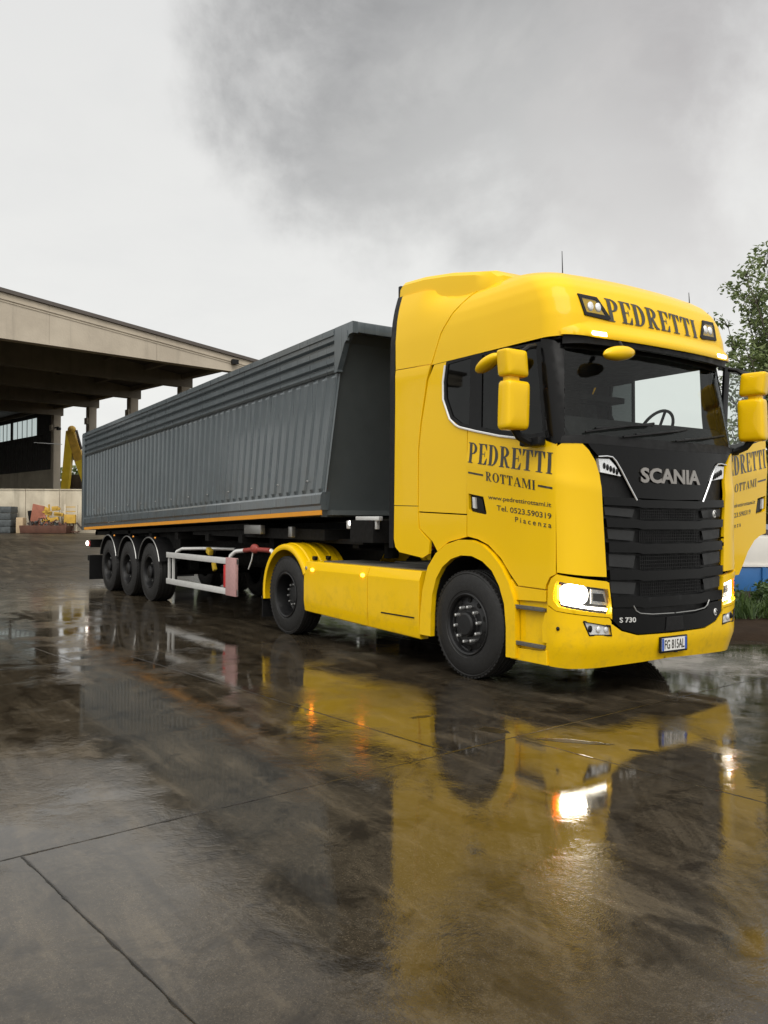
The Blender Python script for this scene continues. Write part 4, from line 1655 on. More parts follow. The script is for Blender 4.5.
mb.tube([(.62, -1.20, 3.06), (.62, -1.32, 3.04), (.58, -1.38, 2.98)], .018, seg=8)
mb.build('mirror_arm', km)
mb = MB('yellow', 'black')
rr = []
for k in range(13):
    t = -1 + 2 * k / 12
    r_ = math.sqrt(max(.02, 1 - t * t))
    rr.append([(1.42 + .07 * r_ * math.cos(a), -.735 + .19 * t, 2.945 + .025 * t + .065 * r_ * math.sin(a)) for a in [2 * PI * i / 16 for i in range(16)]])
mb.loft(rr, 0, True)
fm = mb.build('front_mirror', truck)
mb = MB('black')
mb.tube([(1.36, -.66, 3.06), (1.41, -.68, 3.0), (1.42, -.70, 2.96)], .016, seg=8)
mb.build('mirror_arm', fm)

# ================================================================== TIPPER SEMI-TRAILER
trailer = thing('tipper_trailer', 'long dark grey ribbed tipper semi-trailer with an orange lower stripe', 'trailer', (-9.0, 0, 0))
SLP = .0285
def dz(X):                       # the body leans down slightly to the rear
    return (X + 2.4) * SLP
XR, XF = -13.82, -2.03
def lean(z):                     # the front end rakes forward at the top
    return (z - 1.6) * .232
HW = 1.262
for_side = {}
def tip_side(sg):
    mb = MB('tipper', 'dark')
    # vertical corrugation
    zlo, zhi = 1.86, 3.28
    base = -2.82 + .05
    L = -XR - 2.77
    pit = .214
    n = int(L / pit)
    cols = []
    for k in range(n):
        a = k * pit
        for da, d in ((.0, 0.0), (.085, .0), (.100, .022), (.165, .022), (.180, .0)):
            cols.append((a + da, d))
    cols.append((L, 0))
    def row(z, depthk):
        out = []
        for a, d in cols:
            k = max(0, 1 - a / 9.0)
            X = base - a + lean(z) * (.35 + .65 * k) * (1 - a / L)
            out.append(Vector((X, sg * (HW - .035 + d * depthk), z + dz(X))))
        return out
    rows = [row(z, k) for z, k in ((zlo, .0), (zlo + .05, 1), (2.4, 1), (2.9, 1), (zhi - .05, 1), (zhi, 0))]
    mb.loft(rows, 0, True, closed=False, cap=False)
    return mb
side_o = {}
for sg in (-1, 1):
    so = tip_side(sg).build('side_panel', trailer, 12)
    side_o[sg] = so
    # upper ribs, top rail, lower rail: profile (half width, z) run from rear to front
    mb = MB('tipper')
    prof = [(HW - .06, 3.27), (HW - .005, 3.285), (HW + .01, 3.31), (HW + .01, 3.335), (HW - .035, 3.355), (HW - .035, 3.385), (HW + .01, 3.405), (HW + .012, 3.465), (HW - .035, 3.485), (HW - .035, 3.515), (HW + .012, 3.535), (HW + .012, 3.595), (HW - .035, 3.615), (HW - .035, 3.645), (HW + .012, 3.665), (HW + .012, 3.72), (HW + .03, 3.725), (HW + .03, 3.80), (HW - .08, 3.80), (HW - .08, 3.27)]
    rr = []
    for t in (0, 1):
        rr.append([(XR + (-2.44 - XR) * t, sg * y, z + dz(XR + (-2.44 - XR) * t)) for y, z in prof])
    mb.loft(rr, 0, False)
    mb.build('top_ribs', so, 20)
    mb = MB('tipper')
    gus = [(-2.435, 3.27), (-2.435, 3.805), (-2.02, 3.805), (-2.02, 3.67), (-2.10, 3.665), (-2.17, 3.60), (-2.20, 3.585), (-2.36, 3.30), (-2.36, 3.275)]
    mb.prism([(x, z + dz(x)) for x, z in gus], 1, sg * (HW + .022), sg * (HW - .05))
    # folded plate edge and bolt
    mb.prism([(x, z + dz(x)) for x, z in [(-2.15, 3.60), (-2.15, 3.72), (-2.13, 3.72), (-2.13, 3.60)]], 1, sg * (HW + .028), sg * (HW + .0))
    mb.build('corner_gusset', so, 20)
    mb = MB('tipper')
    prof = [(HW - .06, 1.872), (HW - .005, 1.86), (HW + .012, 1.835), (HW + .012, 1.725), (HW - .01, 1.70), (HW - .01, 1.645), (HW - .12, 1.645), (HW - .12, 1.872)]
    rr = []
    for t in (0, 1):
        X = XR + (-2.80 - XR) * t
        rr.append([(X + (z - 1.645) * .23 * t, sg * y, z + dz(X)) for y, z in prof])
    mb.loft(rr, 0, False)
    mb.build('lower_rail', so, 20)
    mb = MB('orange_rail')
    prof = [(HW - .02, 1.643), (HW - .0, 1.642), (HW - .0, 1.585), (HW - .02, 1.582)]
    rr = []
    for k in range(5):
        t = k / 4
        X = XR + .05 + (-2.83 - XR) * t
        rr.append([(X, sg * y, z + dz(X)) for y, z in prof])
    mb.loft(rr, 0, False)
    mb.build('orange_stripe', so, 20)
    mb = MB('steel')  # bright blobs added as highlights on the rounded rib ends
    for k in range(13):
        X = -3.15 - .82 * k
        mb.ellipsoid((X, sg * (HW - .008), 2.02 + dz(X)), (.030, .010, .012), seg=10, rings=6)
    mb.build('rib_end_glint', so)

mb = MB('tipper_shaded')
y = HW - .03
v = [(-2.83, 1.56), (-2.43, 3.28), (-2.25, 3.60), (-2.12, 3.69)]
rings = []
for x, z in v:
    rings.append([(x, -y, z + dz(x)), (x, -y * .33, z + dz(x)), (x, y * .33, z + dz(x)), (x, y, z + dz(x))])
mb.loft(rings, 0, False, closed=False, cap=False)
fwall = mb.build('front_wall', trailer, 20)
mb = MB('tipper')
mb.box((-2.075, 0, 3.745 + dz(-2.07)), (.10, 2 * HW - .04, .125), bev=.006)
mb.build('top_beam', fwall)
mb = MB('tipper_shaded')
mb.box(((XR - 2.6) / 2, 0, 1.61 + dz((XR - 2.6) / 2)), (abs(XR) - 2.75, 2.3, .06), rot=Matrix.Rotation(-math.atan(SLP), 4, 'Y'))
mb.build('floor', trailer)
mb = MB('tipper')
mb.prism([(XR, 1.60 + dz(XR)), (XR, 3.80 + dz(XR)), (XR + .06, 3.80 + dz(XR)), (XR + .06, 1.60 + dz(XR))], 1, -HW + .01, HW - .01)
for z in (1.9, 2.5, 3.1):
    mb.box((XR - .04, 0, z + dz(XR)), (.08, 2.45, .1))
for sg in (-1, 1):
    mb.box((XR + .0, sg * (HW - .01), 2.68 + dz(XR)), (.14, .07, 2.2), bev=.01)
mb.build('tailgate', trailer)

# chassis and running gear
mb = MB('dark', 'black')
for sg in (-1, 1):
    mb.prism([(-13.6, .95), (-13.6, 1.24), (-4.6, 1.46), (-2.4, 1.50), (-2.4, 1.26), (-4.4, 1.22), (-5.2, 1.0)], 1, sg * .44, sg * .54)
for x in (-2.7, -4.2, -5.5, -6.8, -8.2, -9.6, -10.9, -12.2, -13.3):
    mb.box((x, 0, 1.22), (.14, 2.2 if x < -5 else 1.6, .12))
mb.box((-3.2, 0, 1.24), (1.5, 1.7, .06))
for x in (-9.20, -10.51, -11.82):
    mb.tube([(x, -1.0, .535), (x, 1.0, .535)], .075)
    for sg in (-1, 1):
        mb.box((x + .4, sg * .55, .85), (.16, .16, .55))
        mb.tube([(x + .55, sg * .55, .95), (x, sg * .55, .56), (x - .45, sg * .55, .62)], .05, seg=8)
        mb.tube([(x - .38, sg * .55, .62), (x - .38, sg * .55, .95)], .12, seg=12)
mb.tube([(-7.9, -.05, .88), (-6.0, -.05, .88)], .19, seg=16)
mb.box((-6.9, .85, .75), (2.6, .4, .62))
mb.box((-4.9, .2, .85), (.5, 1.5, .6))
mb.box((-10.5, 0, 1.12), (4.2, 1.9, .3))
mb.box((-5.3, 0, 1.32), (4.5, 2.1, .14))
mb.box((-9.3, 0, 1.30), (8.2, 2.2, .08), rot=Matrix.Rotation(-math.atan(SLP), 4, 'Y'))
mb.tube([(-3.2, 0, 1.22), (-3.2, 0, 1.12)], .05)
mb.build('chassis', trailer)
tw = make_wheel(trailer, (-9.20, -1.07, .535), .535, .38, trailer_rim, nuts(10, .1675, -.086, -.118, .016, 'steel'))
for ch in tw.children:
    ch.location = (0, 0, 0)
    ch.matrix_parent_inverse = Matrix.Identity(4)
dup_wheel(tw, trailer, (-9.20, 1.07, .535), PI)
for x in (-10.51, -11.82):
    dup_wheel(tw, trailer, (x, -1.07, .535))
    dup_wheel(tw, trailer, (x, 1.07, .535), PI)
for x in (-9.20, -10.51, -11.82):
    for sg in (-1, 1):
        mb = MB('black', 'steel')
        prof = [(.60, -.19), (.62, -.19), (.62, .19), (.60, .19), (.60, -.19)]
        mb.lathe_y(prof, (0, 0, 0), 32, 0, R(18), R(162))
        mb.lathe_y([(.605, -.205), (.622, -.205), (.626, -.197), (.622, -.190), (.605, -.191), (.605, -.205)], (0, 0, 0), 32, 1, R(18), R(162))
        g = mb.build('mudguard', trailer, loc=(x, sg * 1.07, .56))
        if sg > 0:
            g.rotation_euler = (0, 0, PI)
# side under-run guards
for sg in (-1, 1):
    mb = MB('alu')
    mb.box((-6.8, sg * 1.235, .885), (3.0, .03, .095), bev=.006)
    mb.box((-6.8, sg * 1.235, .425), (3.0, .03, .095), bev=.006)
    for x in (-8.26, -8.05, -5.72):
        mb.box((x, sg * 1.205, .655), (.06, .03, .40))
    gu = mb.build('side_guard', trailer)
    mb = MB('pinkish')
    mb.box((-5.48, sg * 1.242, .655), (.36, .05, .57), bev=.01)
    mb.build('reflective_end_plate', gu)
    mb = MB('red')
    mb.box((-5.71, sg * 1.246, .655), (.10, .02, .34), bev=.006)
    mb.build('reflector', gu)
    mb = MB('alu')
    mb.tube([(-8.05, sg * 1.18, .86), (-8.03, sg * 1.15, .95), (-7.9, sg * 1.1, 1.0), (-7.3, sg * .95, 1.02), (-6.8, sg * .6, 1.02)], .028)
    mb.tube([(-5.72, sg * 1.18, .86), (-5.70, sg * 1.16, .96), (-5.6, sg * 1.12, 1.03), (-5.4, sg * 1.05, 1.05)], .034)
    mb.build('bent_pipe', gu)
# hose reel handle, landing gear, valves
mb = MB('hose_red', 'white', 'black')
mb.tube([(-5.4, -1.07, 1.05), (-5.0, -1.1, 1.08), (-4.45, -1.12, 1.08)], .035)
mb.ellipsoid((-4.95, -1.12, 1.09), (.12, .05, .07))
mb.tube([(-4.42, -1.12, 1.08), (-4.36, -1.12, 1.06), (-4.36, -1.12, .80)], .03, 1)
mb.tube([(-5.0, -1.12, 1.05), (-5.05, -1.12, .92), (-5.2, -1.1, .78)], .010, 1)
mb.build('crank_handle', trailer)
mb = MB('yellow_valve')
mb.box((-7.05, -.95, .98), (.15, .08, .10), rot=Matrix.Rotation(R(20), 4, 'Y'), bev=.02)
mb.box((-6.85, -.95, .74), (.08, .06, .15), rot=Matrix.Rotation(R(-25), 4, 'Y'), bev=.02)
mb.build('air_valve', trailer)
for sg in (-1, 1):
    mb = MB('dark', 'steel')
    mb.box((-4.95, sg * .78, 1.0), (.14, .14, .62))
    mb.box((-4.95, sg * .78, .62), (.10, .10, .44), 0)
    mb.tube([(-4.95, sg * .80, .52), (-5.15, sg * .85, .44), (-4.75, sg * .85, .40)], .02, 1)
    mb.box((-4.95, sg * .80, .37), (.34, .26, .035), 1, bev=.008)
    mb.build('landing_leg', trailer)
# rear mud flaps, rear bar, lamps
for sg in (-1, 1):
    mb = MB('black')
    mb.box((-13.35, sg * 1.0, .42), (.03, .48, .55))
    mb.build('mud_flap', trailer)
mb = MB('dark', 'red', 'white')
mb.box((-13.6, 0, .62), (.10, 2.4, .12))
mb.box((-13.62, 0, .95), (.06, 2.3, .18))
for sg in (-1, 1):
    mb.box((-13.66, sg * 1.0, .95), (.04, .36, .12), 1)
mb.build('rear_bar', trailer)
mb = MB('lamp_low')
mb.ellipsoid((-13.42, -1.27, .96), (.055, .03, .055))
mb.build('marker_lamp', trailer)
for x in (-8.68, -9.95, -11.2):
    mb = MB('amber')
    mb.ellipsoid((x - .15, -1.27, 1.17), (.035, .015, .02))
    mb.build('side_marker', trailer)
# front cross member with lamp, under the body nose
mb = MB('alu', 'dark', 'lamp_low')
mb.box((-2.15, -1.05, 1.455), (.66, .05, .10), bev=.01)
mb.box((-2.0, -1.06, 1.53), (.5, .06, .05), 0, bev=.01)
mb.prism([(-2.32, 1.41), (-2.06, 1.41), (-2.19, 1.28)], 1, -1.09, -1.02)
mb.build('locking_bracket', trailer)
mb = MB('lamp_low')
mb.ellipsoid((-2.38, -1.085, 1.475), (.03, .015, .03))
mb.build('position_lamp', trailer)
mb = MB('dark')
mb.box((-2.1, -.2, 1.38), (.5, 1.8, .26))
mb.tube([(-2.2, -.6, 1.30), (-2.2, -.6, 1.05)], .09)
mb.build('nose_frame', trailer)
mb = MB('steel')
mb.box((-4.9, -1.15, 1.37), (.55, .08, .13), bev=.01)
mb.box((-3.75, -1.15, 1.35), (.10, .06, .14), bev=.01)
mb.build('tool_bracket', trailer)
mb = MB('tan')
mb.box((-1.40, -1.13, 1.42), (.02, .09, .08), bev=.006)
mb.build('air_line_label', trailer)
# curly air and power lines between the two
mb = MB('hose_red', 'black')
for j, (y0, mi_) in enumerate(((-.75, 0), (-.66, 1), (-.57, 0))):
    pts = []
    for k in range(90):
        t = k / 89
        a = t * 2 * PI * 9
        pts.append((-1.95 + .95 * t, y0 + .045 * math.cos(a), 1.30 - .12 * math.sin(PI * t) + .045 * math.sin(a)))
    mb.tube(pts, .011, mi_, seg=6)
mb.build('air_line', trailer)

# ================================================================== HALL
eL = Vector((-0.98784, -0.15546, 0))
eT = Vector((-0.15546, 0.98784, 0))
HO = Vector((-69.92, 10.81, 0))             # foot of the fifth column of the right-hand row
GZ = .78
def H(l, t, z):
    return HO + eL * l + eT * t + Vector((0, 0, z))
hall = thing('open_hall', 'open-sided precast concrete hall with a pale gable beam and dark roof at the left', 'building', H(-14, -8, GZ))
LX = [-28.9, -21.6, -14.2, -7.1, 0, 7.2, 14.4, 21.6]
SPAN = 44.0
def roof_z(t):                               # rise of the roof from the eave to the ridge
    return min(t + 2.6, SPAN + 2.6 - (t + 2.6)) * .118
HB = 10.4
def rotbox(mb, l, t, z, sl, st, sz, mi=0, bev=0):
    mb.box(H(l, t, z), (sl, st, sz), mi, rot=Matrix.Rotation(math.atan2(eL.y, eL.x), 4, 'Z'), bev=bev)
for l in LX[1:5]:
    for t in (0.0, -SPAN):
        mb = MB('precast')
        rotbox(mb, l, t, (HB + GZ) / 2, .62, .62, HB - GZ, bev=.03)
        rotbox(mb, l, t - math.copysign(.32, t + 20), HB - 1.1, .5, .3, .5)
        mb.build('column', hall)
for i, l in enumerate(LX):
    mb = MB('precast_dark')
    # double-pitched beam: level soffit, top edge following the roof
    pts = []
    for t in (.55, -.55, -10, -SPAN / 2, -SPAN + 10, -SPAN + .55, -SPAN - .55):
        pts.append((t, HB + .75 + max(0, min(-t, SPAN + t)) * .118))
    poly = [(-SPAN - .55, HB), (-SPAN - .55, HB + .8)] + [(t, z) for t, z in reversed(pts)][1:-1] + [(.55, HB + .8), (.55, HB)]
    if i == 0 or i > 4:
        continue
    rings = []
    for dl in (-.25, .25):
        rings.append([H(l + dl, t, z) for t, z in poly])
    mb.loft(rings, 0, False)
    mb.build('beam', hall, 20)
# gable beam at the near end, wider than the others, with mouldings
mb = MB('precast')
def topz(t):
    u = min(.62 - t, SPAN + .62 + t) if t > -SPAN / 2 else min(.62 + SPAN + t, 99)
    u = .62 - t if t > -SPAN / 2 else SPAN + .62 + t
    return 11.13 + u * .103
ts = [.62, -.53, -6, -12, -SPAN / 2, -SPAN + 12, -SPAN - .62]
for k in range(len(ts) - 1):
    a, b = ts[k], ts[k + 1]
    a2 = a - .012 if k else a
    za = HB if a < .5 else HB + .45
    q = [(a2, za), (a2, topz(a)), (b, topz(b)), (b, HB)]
    rr = [[H(LX[0] + dl, t, z) for t, z in q] for dl in (-.3, .3)]
    mb.loft(rr, 0, False)
gb = mb.build('gable_beam', hall, 20)
mb = MB('precast')
for d0, d1, pr in ((.26, .34, .05), (.42, .46, .03)):
    for a, b in ((.60, -SPAN / 2), (-SPAN / 2, -SPAN - .6)):
        q = [(a, topz(a) - d1), (a, topz(a) - d0), (b, topz(b) - d0), (b, topz(b) - d1)]
        rr = [[H(LX[0] + dl, t, z) for t, z in q] for dl in (-.3 - pr, -.298)]
        mb.loft(rr, 0, False)
mb.build('moulding', gb, 20)
# roof decks: sheets with thickness, near slope and far slope, ribbed from below
mb = MB('roof_sheet')
for a, b in ((.85, -SPAN / 2), (-SPAN / 2, -SPAN - .85)):
    q = [(a, topz(a) + .01), (a, topz(a) + .2), (b, topz(b) + .2), (b, topz(b) + .01)]
    rr = [[H(l, t, z) for t, z in q] for l in (LX[0] - .42, LX[-1] + .5)]
    mb.loft(rr, 0, False)
mb.build('roof', hall, 20)
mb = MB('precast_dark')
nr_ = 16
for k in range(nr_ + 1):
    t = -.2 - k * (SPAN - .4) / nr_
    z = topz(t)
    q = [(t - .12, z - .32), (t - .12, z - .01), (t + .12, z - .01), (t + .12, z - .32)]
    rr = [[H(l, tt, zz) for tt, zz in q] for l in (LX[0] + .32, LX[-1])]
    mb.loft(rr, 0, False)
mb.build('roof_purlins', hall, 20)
# closed rear bays of the right-hand side: base, dark cladding, strip window
mb = MB('barrier')
rotbox(mb, 11.2, -.05, GZ + 2.5, 21.6, .3, 5.0)
for z in (1.6, 2.9, 4.2):
    rotbox(mb, 11.2, -.21, z, 21.6, .03, .06)
mb.build('base_wall', hall)
mb = MB('cladding')
for z0, z1 in ((5.303, 8.95), (10.55, 12.2)):
    rotbox(mb, 11.2, -.05, (z0 + z1) / 2, 21.6, .2, z1 - z0)
for l0, l1 in ((.4, 3.95), (9.95, 10.5), (20.6, 22.0)):
    rotbox(mb, (l0 + l1) / 2, -.05, 9.75, l1 - l0, .2, 1.59)
for k in range(36):
    rotbox(mb, .7 + k * .6, -.17, 7.1, .06, .04, 3.6)
mb.build('cladding', hall)
for l0, l1 in ((3.96, 9.94), (10.51, 20.59)):
    mb = MB('window_glow', 'cladding')
    rotbox(mb, (l0 + l1) / 2, -.05, 9.75, l1 - l0, .06, 1.58)
    n = int((l1 - l0) / 1.0)
    for k in range(1, n):
        rotbox(mb, l0 + k * (l1 - l0) / n, -.12, 9.75, .05, .05, 1.58, 1)
    mb.build('window', hall)
mb = MB('cladding')
rotbox(mb, 22.0, -SPAN / 2, 6.2, .2, SPAN, 11.6)
mb.build('rear_wall', hall)
mb = MB('black', 'white')
pz = H(LX[0] - .5, -1.0, 10.95)
mb.box(pz, (.25, .4, .28), bev=.03)
mb.box(pz + Vector((.16, -.02, -.02)), (.02, .4, .25), 0)
mb.build('floodlight', hall)
mb = MB('black', 'steel')
rotbox(mb, -.6, -.2, 9.3, .9, .1, .1)
rotbox(mb, -1.1, -.2, 9.15, .4, .25, .2)
rotbox(mb, -.6, -.9, 7.9, .06, 2.4, .05, 1)
mb.build('wall_bracket', hall)

# ================================================================== BARRIER WALL in front of the hall
WA, WB_ = Vector((-41.31, 1.61, 0)), Vector((-38.97, 5.10, 0))
KS = .6377                                   # metres per unit used for the small things along the wall
def W69(px_t):
    return WA + (WB_ - WA) * px_t
KT = Matrix.Translation((WA.x, WA.y, GZ)) @ Matrix.Scale(KS, 4) @ Matrix.Translation((-WA.x, -WA.y, -GZ))
wdir = (WB_ - WA).normalized()
wn = Vector((wdir.y, -wdir.x, 0))
if wn.dot(Vector((6.3, -6.4, 0)) - W69(0)) < 0:
    wn = -wn
wrot = Matrix.Rotation(math.atan2(wdir.y, wdir.x), 4, 'Z')
edges_ = [-9.0, -4.3, .32 - 0.0, 2.25, 0]
barr = thing('barrier_wall', 'long stained pale concrete barrier wall in front of the hall', 'wall', W69(.5) + Vector((0, 0, GZ)))
length = 6.58
brk = [-14.0, -7.8, -2.0, 2.15, 4.9, 7.9, 11.0, 14.0]
for k in range(len(brk) - 1):
    a, b = brk[k] + .015, brk[k + 1] - .015
    mb = MB('barrier')
    c = W69(0) + wdir * ((a + b) / 2)
    mb.box((c.x, c.y, GZ + 1.72), (b - a, .5, 3.50), rot=wrot, bev=.03)
    mb.box(Vector((c.x, c.y, GZ + 3.52)) , (b - a, .62, .10), rot=wrot, bev=.02)
    mb.build('wall_panel', barr, tf=KT)


def wp(d, n, z):
    """place relative to the barrier wall: d along it, n metres in front"""
    q = W69(0) + wdir * d + wn * n
    return Vector((q.x, q.y, GZ + z))

# grey stack of pressed scrap in front of the wall: three bales
for k in range(4):
    for j in range(2):
        mb = MB('bale')
        c = wp(-.62 + j * 1.55 + .05 * (k % 2), 1.3, .27 + .53 * k)
        mb.box(c, (1.5, 1.3, .51), rot=wrot, bev=.06)
        o = mb.build('scrap_bale', tf=KT)
        lev = ('lowest', 'second', 'third', 'topmost')[k]
        tag(o, 'grey pressed scrap bale, ' + lev + ' of the ' + ('left', 'right')[j] + ' column by the wall', 'bale', 'grey scrap bales stacked by the wall')

mb = MB('tan')
mb.box(wp(2.35, 1.5, .62), (.55, .7, 1.24), rot=wrot, bev=.05)
mb.box(wp(2.35, 1.12, .9), (.60, .05, .06), rot=wrot)
mb.box(wp(2.35, 1.12, .4), (.60, .05, .06), rot=wrot)
tag(mb.build('crate', tf=KT), 'small tan crate between the grey bales and the rusty heap', 'crate')

sk_ = thing('scrap_skip', 'low rust-red open skip with scrap standing by the barrier wall', 'skip', KT @ wp(4.1, 1.6, 0))
mb = MB('rust')
c = wp(4.4, 1.6, .32)
mb.box(c, (3.6, 1.4, .6), rot=wrot, taper=1.04, bev=.03)
for k in range(7):
    mb.box(wp(2.8 + k * .55, .9, .32), (.08, .06, .55), rot=wrot)
mb.build('body', sk_, tf=KT)
def scrap(name, label, cat, mats, geo, grp=None):
    mb = MB(*mats)
    geo(mb)
    return tag(mb.build(name, tf=KT), label, cat, grp)
scrap('metal_sheet', 'faded red sheet leaning upright in the rusty skip, left of the yellow scrap', 'metal sheet', ('salmon', 'white'), lambda b: (b.box(wp(3.62, 1.5, 1.42), (.95, .08, 1.7), rot=wrot @ Matrix.Rotation(R(12), 4, 'Y') @ Matrix.Rotation(R(8), 4, 'X'), bev=.02), b.box(wp(4.12, 1.5, 1.2), (.45, .08, 1.2), rot=wrot @ Matrix.Rotation(R(-20), 4, 'Y'), bev=.02)))
scrap('metal_plate', 'narrow black plate standing at the left end of the rusty skip', 'metal plate', ('dark',), lambda b: b.box(wp(3.02, 1.3, 1.15), (.30, .12, 1.3), rot=wrot @ Matrix.Rotation(R(-8), 4, 'Y'), bev=.02))
def ysc(b):
    random.seed(3)
    for k in range(9):
        b.box(wp(4.75 + random.uniform(-.5, .6), 1.5, 1.35 + random.uniform(-.3, .7)), (random.uniform(.3, .8), .2, random.uniform(.15, .4)), rot=wrot @ Matrix.Rotation(random.uniform(-.6, .6), 4, 'Y'), bev=.02)
    b.tube([wp(4.3, 1.5, .9), wp(4.6, 1.5, 1.6), wp(4.55, 1.5, 2.3)], .07)
scrap('machine_part', 'jumbled yellow machine part on top of the rusty skip', 'scrap', ('dirty_yellow',), ysc)
scrap('scrap_drum', 'small pale drum lying on the rusty skip below the yellow part', 'drum', ('bin_white', 'rust'), lambda b: b.lathe_y([(.0001, -.3), (.30, -.3), (.33, -.26), (.33, .26), (.30, .3), (.0001, .3)], wp(4.0, 1.2, .95), 18))
scrap('round_disc', 'large pale round disc leaning against the wall right of the yellow part', 'disc', ('barrier',), lambda b: b.lathe_y([(.0001, -.06), (.48, -.06), (.52, -.03), (.52, .03), (.48, .06), (.0001, .06)], wp(5.35, .6, 1.25), 24))
def heap(b):
    random.seed(9)
    for k in range(60):
        q = random.gauss(0, .8)
        rr_ = wrot @ Matrix.Rotation(random.uniform(-1.2, 1.2), 4, 'Y') @ Matrix.Rotation(random.uniform(-.6, .6), 4, 'Z')
        b.box(wp(4.4 + q, 1.5 + random.uniform(-.4, .4), .62 + random.uniform(0, .55) * math.exp(-q * q)), (random.uniform(.15, .7), random.uniform(.04, .2), random.uniform(.04, .14)), random.randint(0, 2), rot=rr_)
scrap('scrap_heap', 'tangled brown and grey scrap filling the low rusty skip', 'scrap', ('rust', 'rust_dark', 'bale'), heap)
# gas bottle rack / yellow pallet truck with uprights near the trailer
rk = thing('steel_rack', 'small yellow rack with two pale posts by the wall beside the trailer', 'rack', KT @ wp(6.2, 1.3, 0))
mb = MB('dirty_yellow')
mb.box(wp(6.2, 1.3, 1.15), (.9, .5, .7), rot=wrot, bev=.03)
mb.box(wp(6.2, 1.3, 1.75), (.75, .06, .07), rot=wrot)
mb.box(wp(6.2, 1.3, 2.1), (.75, .06, .07), rot=wrot)
mb.build('rack_box', rk, tf=KT)
for d in (5.75, 6.68):
    mb = MB('barrier')
    mb.box(wp(d, 1.25, 1.15), (.14, .14, 2.3), rot=wrot, bev=.01)
    mb.build('post', rk, tf=KT)
mb = MB('rust')
for d in (5.5, 5.8, 6.1, 6.4, 6.7):
    mb.box(wp(d, 1.2, .4), (.06, .06, .8), rot=wrot)
mb.box(wp(6.1, 1.2, .75), (1.5, .06, .06), rot=wrot)
mb.box(wp(6.1, 1.2, .12), (1.5, .5, .08), rot=wrot)
mb.build('lower_frame', rk, tf=KT)

# ================================================================== MATERIAL HANDLER behind the wall
def PX(x, y, d):
    return Vector((6.312, -6.438, 1.506)) + (F + RT * ((x - 384) / 849.0) + UP * ((512 - y) / 849.0)) * d
mh = thing('material_handler', 'yellow material handler with its boom folded behind the barrier wall', 'excavator', (-70.0, 12.3, GZ))
rdir = Vector((RT.x, RT.y, 0)).normalized()
def hp(r_, z, dep=0):
    b = Vector((-70.18, 12.29, 0))
    q = b + rdir * r_ + Vector((F.x, F.y, 0)) * dep
    return Vector((q.x, q.y, z))
def arm(mb, a, b, wa, wb, th=.5, mi=0):
    """tapered box arm lying in the plane of the boom"""
    d = (b - a).normalized()
    side = Vector((F.x, F.y, 0)).normalized()
    nrm = d.cross(side).normalized()
    r0 = [a + nrm * wa / 2 + side * th / 2, a - nrm * wa / 2 + side * th / 2, a - nrm * wa / 2 - side * th / 2, a + nrm * wa / 2 - side * th / 2]
    r1 = [b + nrm * wb / 2 + side * th / 2, b - nrm * wb / 2 + side * th / 2, b - nrm * wb / 2 - side * th / 2, b + nrm * wb / 2 - side * th / 2]
    mb.loft([r0, r1], mi, False)
mb = MB('machine_yellow')
arm(mb, hp(-.75, .8), hp(-.62, 4.2), .5, .62)
arm(mb, hp(-.62, 4.2), hp(-.18, 9.1), .62, .72)
mb.build('stick', mh, 20)
mb = MB('machine_yellow', 'dirty_yellow')
arm(mb, hp(-.25, 9.25), hp(.62, 6.6), .62, .78, .5, 1)
arm(mb, hp(.62, 6.6), hp(1.9, 3.2), .78, .8)
mb.ellipsoid(hp(-.1, 9.3), (.35, .35, .35), 1)
mb.build('boom', mh, 20)
mb = MB('rust_dark', 'steel')
mb.tube([hp(.30, 9.25), hp(.75, 7.6)], .10)
mb.tube([hp(.0, 9.0), hp(.1, 6.7)], .09)
mb.build('hydraulic_ram', mh)
mb = MB('machine_yellow', 'dark')
mb.box(hp(3.2, 2.6), (2.8, 2.6, 1.6), bev=.1)
mb.box(hp(2.2, 3.1, -.8), (1.4, 1.3, 1.9), 1, bev=.1)
mb.box(hp(3.0, 1.2), (3.6, 2.6, 1.0), 1, bev=.1)
mb.build('upper_structure', mh)
# dark container and heap behind the wall
mb = MB('rust_dark')
mb.box(hp(.3, 2.9, 3.5), (3.4, 3.2, 5.2), rot=Matrix.Rotation(math.atan2(rdir.y, rdir.x), 4, 'Z'), bev=.05)
for k in range(6):
    mb.box(hp(-1.2 + .6 * k, 2.9, 1.85), (.1, .1, 5.1), rot=Matrix.Rotation(math.atan2(rdir.y, rdir.x), 4, 'Z'))
tag(mb.build('scrap_container'), 'dark rusty container standing behind the barrier wall under the yellow boom', 'container')

# ================================================================== TREES
def leaf_cloud(mb, centre, rad, n, size, mi=0, flat=.8):
    for k in range(n):
        while True:
            q = Vector((random.uniform(-1, 1), random.uniform(-1, 1), random.uniform(-1, 1)))
            if .1 < q.length < 1:
                break
        p = centre + Vector((q.x * rad, q.y * rad, q.z * rad * flat))
        d = Vector((random.gauss(0, 1), random.gauss(0, 1), random.gauss(-.2, .6))).normalized()
        sd = d.orthogonal().normalized()
        sd = Matrix.Rotation(random.uniform(0, 6.28), 3, d) @ sd
        s = size * random.uniform(.6, 1.3)
        up = d.cross(sd) * s * .10
        a = mb.bm.verts.new(p)
        b = mb.bm.verts.new(p + d * s * .45 + sd * s * .24 + up)
        c = mb.bm.verts.new(p + d * s)
        e = mb.bm.verts.new(p + d * s * .45 - sd * s * .24 + up)
        mb.face((a, b, c, e), mi, False)


